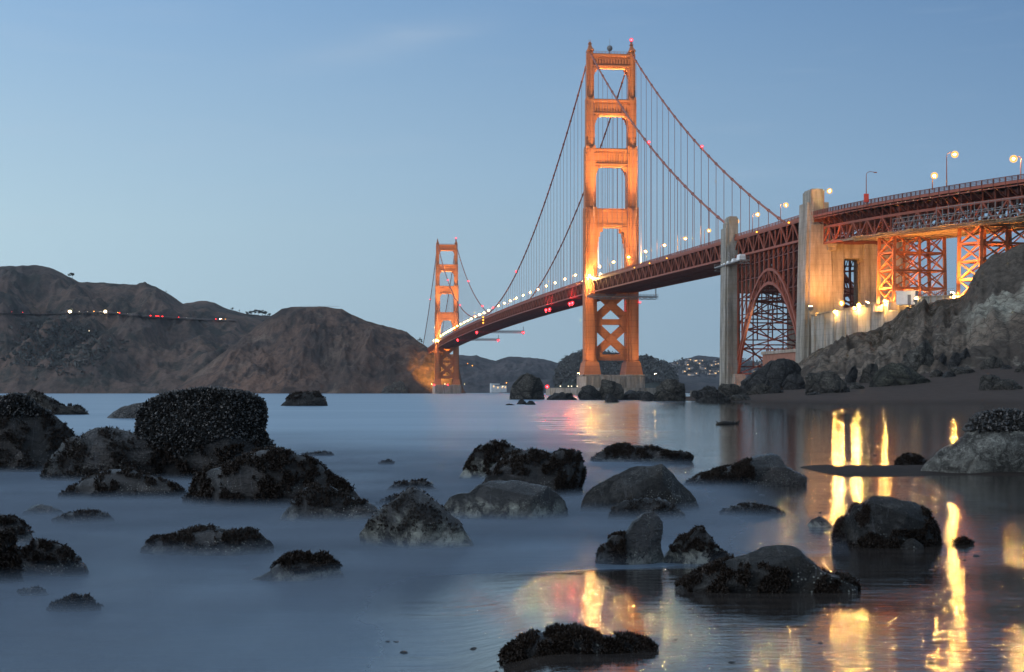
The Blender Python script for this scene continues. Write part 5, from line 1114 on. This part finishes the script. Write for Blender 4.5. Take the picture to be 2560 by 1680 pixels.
rock('boulder', [(1105, 1268), (1120, 1244), (1147, 1233), (1174, 1233), (1195, 1209), (1222, 1203), (1260, 1205), (1322, 1206), (1367, 1214), (1402, 1233), (1429, 1255), (1448, 1278)], 1302, 'rk_barn', 'broad smooth boulder with a barnacled base in front of the double-humped one', .5, n=BIG, amp=.055, seed=26)
rock('boulder', [(1452, 1262), (1465, 1233), (1491, 1214), (1542, 1187), (1574, 1171), (1604, 1169), (1631, 1163), (1655, 1154), (1671, 1166), (1682, 1182), (1703, 1209), (1736, 1233), (1752, 1252), (1758, 1275)], 1284, 'rk_grey', 'large grey peaked boulder at the right of the middle cluster', .6, n=BIG, amp=.06, seed=27)
rock('boulder', [(1520, 1290), (1529, 1263), (1561, 1251), (1604, 1248), (1647, 1249), (1685, 1260), (1716, 1282)], 1302, 'rk_dark', 'dark slab leaning against the foot of the grey peaked boulder', .5, n=MED, seed=28, weed=(160, .06, TOP))
rock('boulder', [(1474, 1142), (1510, 1123), (1531, 1113), (1561, 1113), (1599, 1110), (1623, 1115), (1650, 1123), (1685, 1130), (1722, 1130), (1731, 1140)], 1156, 'rk_barn2', 'long low weedy rock behind the grey peaked boulder', .4, n=MED, weed=(1500, .11, ANY), seed=29)
rock('boulder', [(1494, 1414), (1499, 1381), (1518, 1357), (1529, 1338), (1561, 1330), (1582, 1303), (1609, 1284), (1631, 1278), (1650, 1281), (1660, 1303), (1660, 1341), (1657, 1368), (1665, 1398)], 1414, 'rk_barn2', 'tall hooked rock with weed at its left foot, left one of a close pair', .7, n=BIG, amp=.08, weed=(700, .07, lambda x, z, n: x < -.2 and z < .65), seed=30)
rock('boulder', [(1654, 1408), (1674, 1368), (1695, 1343), (1725, 1333), (1743, 1314), (1758, 1316), (1772, 1336), (1787, 1365), (1825, 1390)], 1412, 'rk_barn', 'small spiky rock with a cream patch, right one of a close pair', .7, n=MED, amp=.09, weed=(700, .07, lambda x, z, n: z > .35 or x > .3), seed=31)
rock('boulder', [(1690, 1470), (1729, 1448), (1765, 1428), (1794, 1408), (1837, 1390), (1881, 1382), (1902, 1370), (1953, 1363), (1985, 1363), (2007, 1377), (2032, 1402), (2061, 1432), (2105, 1442), (2140, 1460)], 1494, 'rk_grey', 'rounded grey rock skirted with thick brown seaweed, lower right', .55, zb=.05, n=BIG, amp=.05, weed=(3000, .085, lambda x, z, n: z < .62 - .35 * x * (x > -.1) or x < -.35), seed=32)
rock('boulder', [(2088, 1345), (2090, 1310), (2098, 1296), (2123, 1290), (2137, 1264), (2159, 1256), (2181, 1240), (2213, 1236), (2242, 1241), (2264, 1252), (2296, 1254), (2314, 1272), (2332, 1283), (2361, 1304), (2379, 1325), (2380, 1350)], 1370, 'rk_grey', 'large round boulder with seaweed collars on the wet sand at right', .6, n=BIG, amp=.05, weed=(1900, .08, lambda x, z, n: (x < -.45 and z < .8) or (x > .5) or z < .35), seed=33)
rock('tide_rock', [(2250, 1366), (2263, 1353), (2278, 1345), (2292, 1351), (2308, 1364)], 1371, 'rk_grey', 'small stone at the foot of the large round boulder', .7, n=SML, seed=34)
rock('tide_rock', [(2015, 1316), (2029, 1298), (2047, 1290), (2065, 1301), (2085, 1314)], 1319, 'rk_barn', 'small pale pyramid stone left of the large round boulder', .7, n=SML, seed=35)
rock('tide_rock', [(1795, 1290), (1816, 1272), (1837, 1264), (1881, 1262), (1931, 1270), (1973, 1284)], 1290, 'rk_weed', 'low weed-fringed rock between the grey peaked boulder and the pyramid stone', .4, n=SML, weed=(520, .08, ANY), seed=36)
rock('boulder', [(1715, 1212), (1743, 1191), (1790, 1172), (1823, 1163), (1863, 1153), (1902, 1137), (1931, 1133), (1949, 1137), (1964, 1159), (1982, 1172), (2015, 1192)], 1216, 'rk_dark', 'dark wedge rock with a weedy tail at the edge of the sand bar', .55, n=BIG, amp=.06, weed=(1500, .10, lambda x, z, n: x < .1 and z < .8), seed=37)
rock('boulder', [(2298, 1184), (2314, 1159), (2340, 1141), (2376, 1115), (2416, 1090), (2434, 1060), (2450, 1040), (2495, 1024), (2531, 1028), (2570, 1036), (2650, 1080), (2740, 1150)], 1188, 'rk_pale', 'big pale smooth rock capped with mussels at the right edge', .55, n=BIG, amp=.045, mus=(2600, .085, lambda x, z, n: z > .66 and x < .35), seed=38, fac=.3)
rock('tide_rock', [(2235, 1158), (2253, 1139), (2278, 1134), (2300, 1140), (2318, 1150)], 1160, 'rk_weed', 'small weedy rock at the end of the sand bar by the pale rock', .5, n=SML, weed=(450, .11, ANY), seed=39)
rock('boulder', [(1256, 1638), (1273, 1612), (1308, 1596), (1335, 1585), (1389, 1574), (1443, 1573), (1483, 1584), (1550, 1590), (1604, 1598), (1631, 1612), (1648, 1632)], 1660, 'rk_dark', 'flat rock ringed with bristling seaweed at the bottom of the photo', .5, zb=.12, n=BIG, amp=.05, weed=(2600, .075, lambda x, z, n: abs(x) > .45 or n.y < -.2 or z > .75), seed=40)
rock('tide_rock', [(2380, 1359), (2405, 1344), (2432, 1358)], 1361, 'rk_weed', 'tuft of brown weed on the wet sand right of the large round boulder', .5, n=SML, weed=(200, .09, ANY), seed=41)
rock('tide_rock', [(1216, 1692), (1240, 1676), (1264, 1690)], 1692, 'rk_dark', 'stone cut by the bottom edge of the photo', .6, zb=.14, n=SML, seed=42)
# rocks at the far side of the cove
FG = 'rocks at the far side of the cove'
rock('sea_stack', [(1262, 1000), (1268, 985), (1279, 962), (1290, 948), (1304, 937), (1318, 930), (1327, 934), (1338, 939), (1352, 946), (1361, 960), (1366, 985), (1370, 998)], 999, 'rk_far', 'tall pointed rock with a whitened crest standing in the water left of the near tower', .6, n=MED, amp=.07, seed=50, group=FG)
for pts, b, mt, lab, sd in (
    ([(1362, 998), (1370, 982), (1402, 980), (1427, 983), (1445, 998)], 1000, 'rk_fard', 'low dark rock right of the tall pointed rock', 51),
    ([(1446, 998), (1449, 980), (1456, 967), (1470, 961), (1488, 967), (1500, 985), (1505, 998)], 1000, 'rk_fard', 'dome-shaped dark rock in front of the near tower pier', 52),
    ([(1492, 998), (1496, 967), (1502, 953), (1513, 948), (1534, 952), (1553, 961), (1558, 972), (1562, 998)], 1000, 'rk_far', 'block-shaped tallest rock in front of the near tower pier', 53),
    ([(1556, 998), (1560, 971), (1591, 975), (1612, 980), (1631, 985), (1640, 997)], 999, 'rk_fard', 'long low rock tapering right from the near tower pier', 54),
    ([(1510, 1006), (1514, 986), (1526, 983), (1539, 994), (1550, 1006)], 1007, 'rk_fard', 'small black pointed rock in the water below the near tower', 55),
    ([(1602, 992), (1612, 980), (1624, 979), (1636, 990)], 996, 'rk_fard', 'small dark rock left of the big lone block', 56),
    ([(1290, 1010), (1296, 1001), (1303, 998), (1312, 1001), (1320, 1010)], 1011, 'rk_fard', 'small round rock awash below the tall pointed rock, left of two', 57),
    ([(1313, 1012), (1322, 1003), (1331, 1001), (1341, 1011)], 1012, 'rk_fard', 'small round rock awash below the tall pointed rock, right of two', 58),
    ([(1262, 1012), (1273, 1008), (1286, 1012)], 1013, 'rk_fard', 'sliver of rock awash at the foot of the tall pointed rock', 59),
    ([(1637, 994), (1644, 967), (1650, 953), (1663, 948), (1687, 947), (1697, 957), (1712, 957), (1716, 972), (1719, 990)], 996, 'rk_far', 'big lone brown block of rock between the near tower and the far pylon', 60),
    ([(1727, 980), (1732, 976), (1742, 975), (1750, 984)], 990, 'rk_fard', 'small dark rock just right of the lone brown block', 61),
    ([(1738, 984), (1748, 976), (1767, 964), (1789, 966), (1800, 980)], 992, 'rk_fard', 'grey rock in front of the foot of the far pylon', 62),
    ([(1786, 982), (1804, 960), (1837, 958), (1854, 970), (1862, 985)], 993, 'rk_far', 'rounded brown rock right of the foot of the far pylon', 63),
    ([(1738, 1000), (1745, 985), (1762, 979), (1793, 978), (1812, 988), (1826, 998)], 1005, 'rk_fard', 'black mussel-covered rock at the water edge below the far pylon', 64),
    ([(1802, 1002), (1823, 993), (1845, 984), (1860, 983), (1880, 990), (1886, 1002)], 1004, 'rk_far', 'whitish low rock at the water edge beside the black mussel rock', 65)):
    Yr = None if b >= 1003 else (340 if sd in (51, 52, 53, 54) else 300); zb = 0 if Yr is None else CH - (b - HY) * Yr / FPX
    rock('boulder', pts, b, mt, lab, .6, zb=zb, Y=Yr, n=(72, 34) if pts[-1][0] - pts[0][0] < 50 else MED, facets=24, amp=.16, seed=sd, group=FG, mus=(900, .28, TOP) if sd == 64 else None, fac=1.3)
for pts, b, Yr, mt, lab, sd, dr in (
    ([(1850, 970), (1858, 952), (1867, 946), (1882, 934), (1915, 910), (1945, 897), (1982, 899), (2006, 914), (2012, 940), (2012, 962)], 976, 345, 'rk_fard', 'huge dark rounded boulder at the foot of the arch', 70, .6),
    ([(1848, 975), (1856, 958), (1866, 948), (1876, 950), (1884, 972)], 980, 330, 'rk_fard', 'dark rock leaning on the left side of the huge dark boulder', 71, .6),
    ([(1866, 982), (1886, 962), (1910, 957), (1928, 966), (1934, 980)], 984, 315, 'rk_far', 'pale brown rock in front of the huge dark boulder, left of two', 72, .6),
    ([(1920, 978), (1936, 964), (1946, 961), (1957, 968), (1960, 978)], 981, 315, 'rk_fard', 'small grey rock in front of the huge dark boulder, right of two', 73, .6),
    ([(1952, 970), (1962, 950), (1971, 936), (1995, 932), (2012, 942), (2018, 968)], 973, 335, 'rk_fard', 'dark jagged rock at the right foot of the huge dark boulder', 74, .6),
    ([(2012, 990), (2015, 942), (2022, 932), (2043, 928), (2077, 928), (2104, 944), (2118, 964), (2135, 978), (2142, 996)], 1002, 290, 'rk_far', 'large two-tone boulder with a black mussel-covered base at the tide line', 75, .6),
    ([(2005, 1000), (2018, 986), (2035, 981), (2050, 985), (2060, 1000)], 1003, 284, 'rk_fard', 'black mussel-covered lump at the left foot of the two-tone boulder', 76, .6),
    ([(2168, 975), (2174, 955), (2179, 940), (2206, 920), (2227, 903), (2254, 903), (2274, 917), (2308, 940), (2329, 955), (2338, 968)], 978, 310, 'rk_green', 'massive green-brown boulder on the beach at the foot of the bluff', 77, .55),
    ([(2258, 935), (2262, 890), (2274, 872), (2295, 855), (2329, 847), (2356, 852), (2361, 880), (2350, 905), (2335, 935)], 938, 352, 'rk_slab', 'great pale angular slab standing behind the green-brown boulder', 78, .5),
    ([(2330, 935), (2345, 895), (2358, 880), (2370, 890), (2374, 920), (2372, 935)], 938, 356, 'rk_fard', 'dark rock against the right side of the great pale slab', 79, .7),
    ([(2108, 952), (2114, 938), (2128, 917), (2152, 908), (2158, 918), (2150, 935), (2142, 952)], 954, 335, 'rk_fard', 'dark slanting rock left of the green-brown boulder', 80, .6),
    ([(2150, 948), (2158, 922), (2168, 910), (2196, 906), (2206, 920), (2200, 948)], 950, 335, 'rk_far', 'cracked grey rock between the slanting rock and the green-brown boulder', 81, .6),
    ([(2112, 968), (2124, 956), (2142, 955), (2158, 964), (2168, 976)], 980, 305, 'rk_far', 'rounded brown stone behind the two-tone boulder', 82, .6),
    ([(2292, 990), (2300, 982), (2308, 978), (2325, 976), (2340, 984), (2345, 991)], 994, 285, 'rk_pale', 'small white speckled stone alone on the sand', 83, .6),
    ([(2446, 965), (2450, 944), (2458, 935), (2495, 935), (2506, 945), (2508, 966)], 973, 275, 'rk_far', 'pale boulder on the sand at right, left one of a touching pair', 84, .6),
    ([(2478, 970), (2490, 952), (2512, 946), (2540, 950), (2552, 964), (2556, 970)], 973, 274, 'rk_far', 'pale low boulder on the sand at right, right one of a touching pair', 85, .6),
    ([(2322, 938), (2330, 927), (2342, 922), (2354, 926), (2360, 937)], 939, 330, 'rk_far', 'small stone in front of the great pale slab', 86, .6),
    ([(2352, 945), (2358, 930), (2376, 927), (2390, 935), (2394, 944)], 947, 325, 'rk_fard', 'dark stone at the left of the cluster below the bluff', 87, .6),
    ([(2372, 938), (2380, 922), (2392, 914), (2424, 915), (2441, 928), (2446, 938)], 941, 330, 'rk_far', 'broad grey rock in the cluster below the bluff', 88, .6),
    ([(2370, 910), (2376, 890), (2384, 880), (2400, 880), (2404, 908)], 914, 345, 'rk_fard', 'upright dark rock in the cluster below the bluff', 89, .6),
    ([(2392, 915), (2400, 885), (2417, 868), (2426, 885), (2428, 912)], 916, 347, 'rk_fard', 'tall pointed dark rock in the cluster below the bluff', 90, .6),
    ([(2446, 932), (2455, 906), (2478, 893), (2500, 892), (2509, 905), (2512, 930)], 934, 335, 'rk_far', 'rugged brown rock right of the cluster below the bluff', 91, .6),
    ([(2496, 930), (2504, 912), (2524, 910), (2536, 920), (2540, 930)], 933, 330, 'rk_fard', 'black rock at the foot of the bluff near the right edge', 92, .6),
    ([(2530, 938), (2543, 915), (2560, 905), (2600, 905), (2620, 938)], 940, 320, 'rk_far', 'brown rock at the foot of the bluff cut by the right edge', 93, .6),
    ([(2505, 905), (2512, 889), (2530, 885), (2545, 895), (2550, 908)], 910, 345, 'rk_fard', 'grey rock lodged in the bluff near the right edge', 94, .6),
    ([(2536, 895), (2545, 878), (2575, 872), (2600, 895)], 900, 350, 'rk_far', 'grey rock high in the bluff at the right edge', 95, .6)):
    zb = CH - (b - HY) * Yr / FPX; rock('boulder', pts, b, mt, lab, dr, zb=zb, Y=Yr, n=MED if pts[-1][0] - pts[0][0] > 60 else (72, 34), facets=24, amp=.15, seed=sd, group=FG, fac=.7, mus=(700, .3, lambda x, z, n: z < .38) if sd == 75 else ((500, .3, ANY) if sd == 76 else None))
# pale rocks at the foot of the headland
for pts, Yr, lab, sd in (([(955, 983), (962, 968), (975, 962), (985, 955), (1000, 950), (1012, 952), (1018, 968), (1020, 983)], 2310, 'pale rocky outcrop at the waterline left of the far tower', 96), ([(508, 983), (515, 970), (528, 958), (545, 968), (556, 958), (566, 954), (576, 972), (580, 983)], 2390, 'white guano-stained rocks at the foot of the headland above the mussel boulder', 97)):
    rock('outcrop', pts, 984, 'rk_slab', lab, .5, zb=0, Y=Yr, n=MED, amp=.16, seed=sd, group='pale outcrops under the headland', fac=1.0)
# driftwood, pebbles
m = MB(); a = at_px(1792, 1062, 6460 / 81); b = at_px(1846, 1059, 6460 / 78); m.tube([a, a.lerp(b, .3) + Vector((0, 0, .08)), a.lerp(b, .7) + Vector((0, 0, .02)), b + Vector((0, 0, .06))], [.08, .13, .12, .05], 7)
for k in range(5): q_ = a.lerp(b, .2 + k * .15); m.tube([q_, q_ + Vector((.15 * (k - 2), -.1, .18))], [.05, .02], 5)
tag(m.build('driftwood', M['bark'], None, True), 'thin dark driftwood log floating on the calm pool', 'driftwood')
pr_ = MB(); bm = bmesh.new(); bmesh.ops.create_icosphere(bm, subdivisions=3, radius=1)
for v in bm.verts: v.co *= 1 + .22 * noise.fractal(v.co * 1.3, 1, 2, 4); v.co.z *= .55
me = bpy.data.meshes.new('pebble'); bm.to_mesh(me); bm.free(); me.materials.append(M['rk_dark']); me.polygons.foreach_set('use_smooth', [True] * len(me.polygons))
pebs = [(2052, 1608), (2172, 1615), (2376, 1643), (2328, 1658), (2450, 1680), (2503, 1640), (2062, 1539), (2190, 1525), (2120, 1517), (2340, 1517), (2364, 1509), (2265, 1459), (2330, 1425), (2410, 1400), (2440, 1390), (2497, 1310), (2488, 1320), (2380, 1270), (2395, 1262), (2320, 1240), (2113, 1243), (1890, 1228), (1905, 1238), (2050, 1281), (2075, 1282), (2095, 1283), (1690, 1600), (1686, 1606), (1184, 1622), (1010, 1632), (1107, 1604), (990, 1605), (970, 1604), (2150, 1640), (2020, 1600), (2230, 1575), (2536, 1525), (2300, 1600), (1830, 1658), (1520, 1471), (2156, 1141), (2186, 1138)]
for i, (px, py) in enumerate(pebs):
    o = bpy.data.objects.new('pebble', me); COL.objects.link(o); Y = 6460 / (py - HY); Y = (CH - FZ(PX(px, Y), Y)) * FPX / (py - HY); Y = (CH - FZ(PX(px, Y), Y)) * FPX / (py - HY); s = rnd.uniform(.6, 1.25) * (.011 + .0009 * Y); o.location = (PX(px, Y), Y, FZ(PX(px, Y), Y) - .004); o.scale = (s * rnd.uniform(1, 1.7), s, s * rnd.uniform(.6, 1.3)); o.rotation_euler = (0, 0, rnd.uniform(0, 6)); tag(o, 'small dark pebble lying on the wet reflecting sand', 'pebble', 'pebbles on the wet sand')
# ------------------------------------------------------------------ the evening air
hz = bpy.data.materials.new('evening_haze'); hz.use_nodes = True; nt = hz.node_tree; nt.nodes.remove(nt.nodes['Principled BSDF'])
pv = nt.nodes.new('ShaderNodeVolumePrincipled'); pv.inputs['Color'].default_value = (.80, .88, 1.0, 1); pv.inputs['Density'].default_value = 2.0e-5; pv.inputs['Anisotropy'].default_value = 0
nt.links.new(pv.outputs[0], nt.nodes['Material Output'].inputs['Volume'])
tag(MB().box(-9000, 9000, -300, 9000, -12, 420).build('haze', hz), kind='stuff')
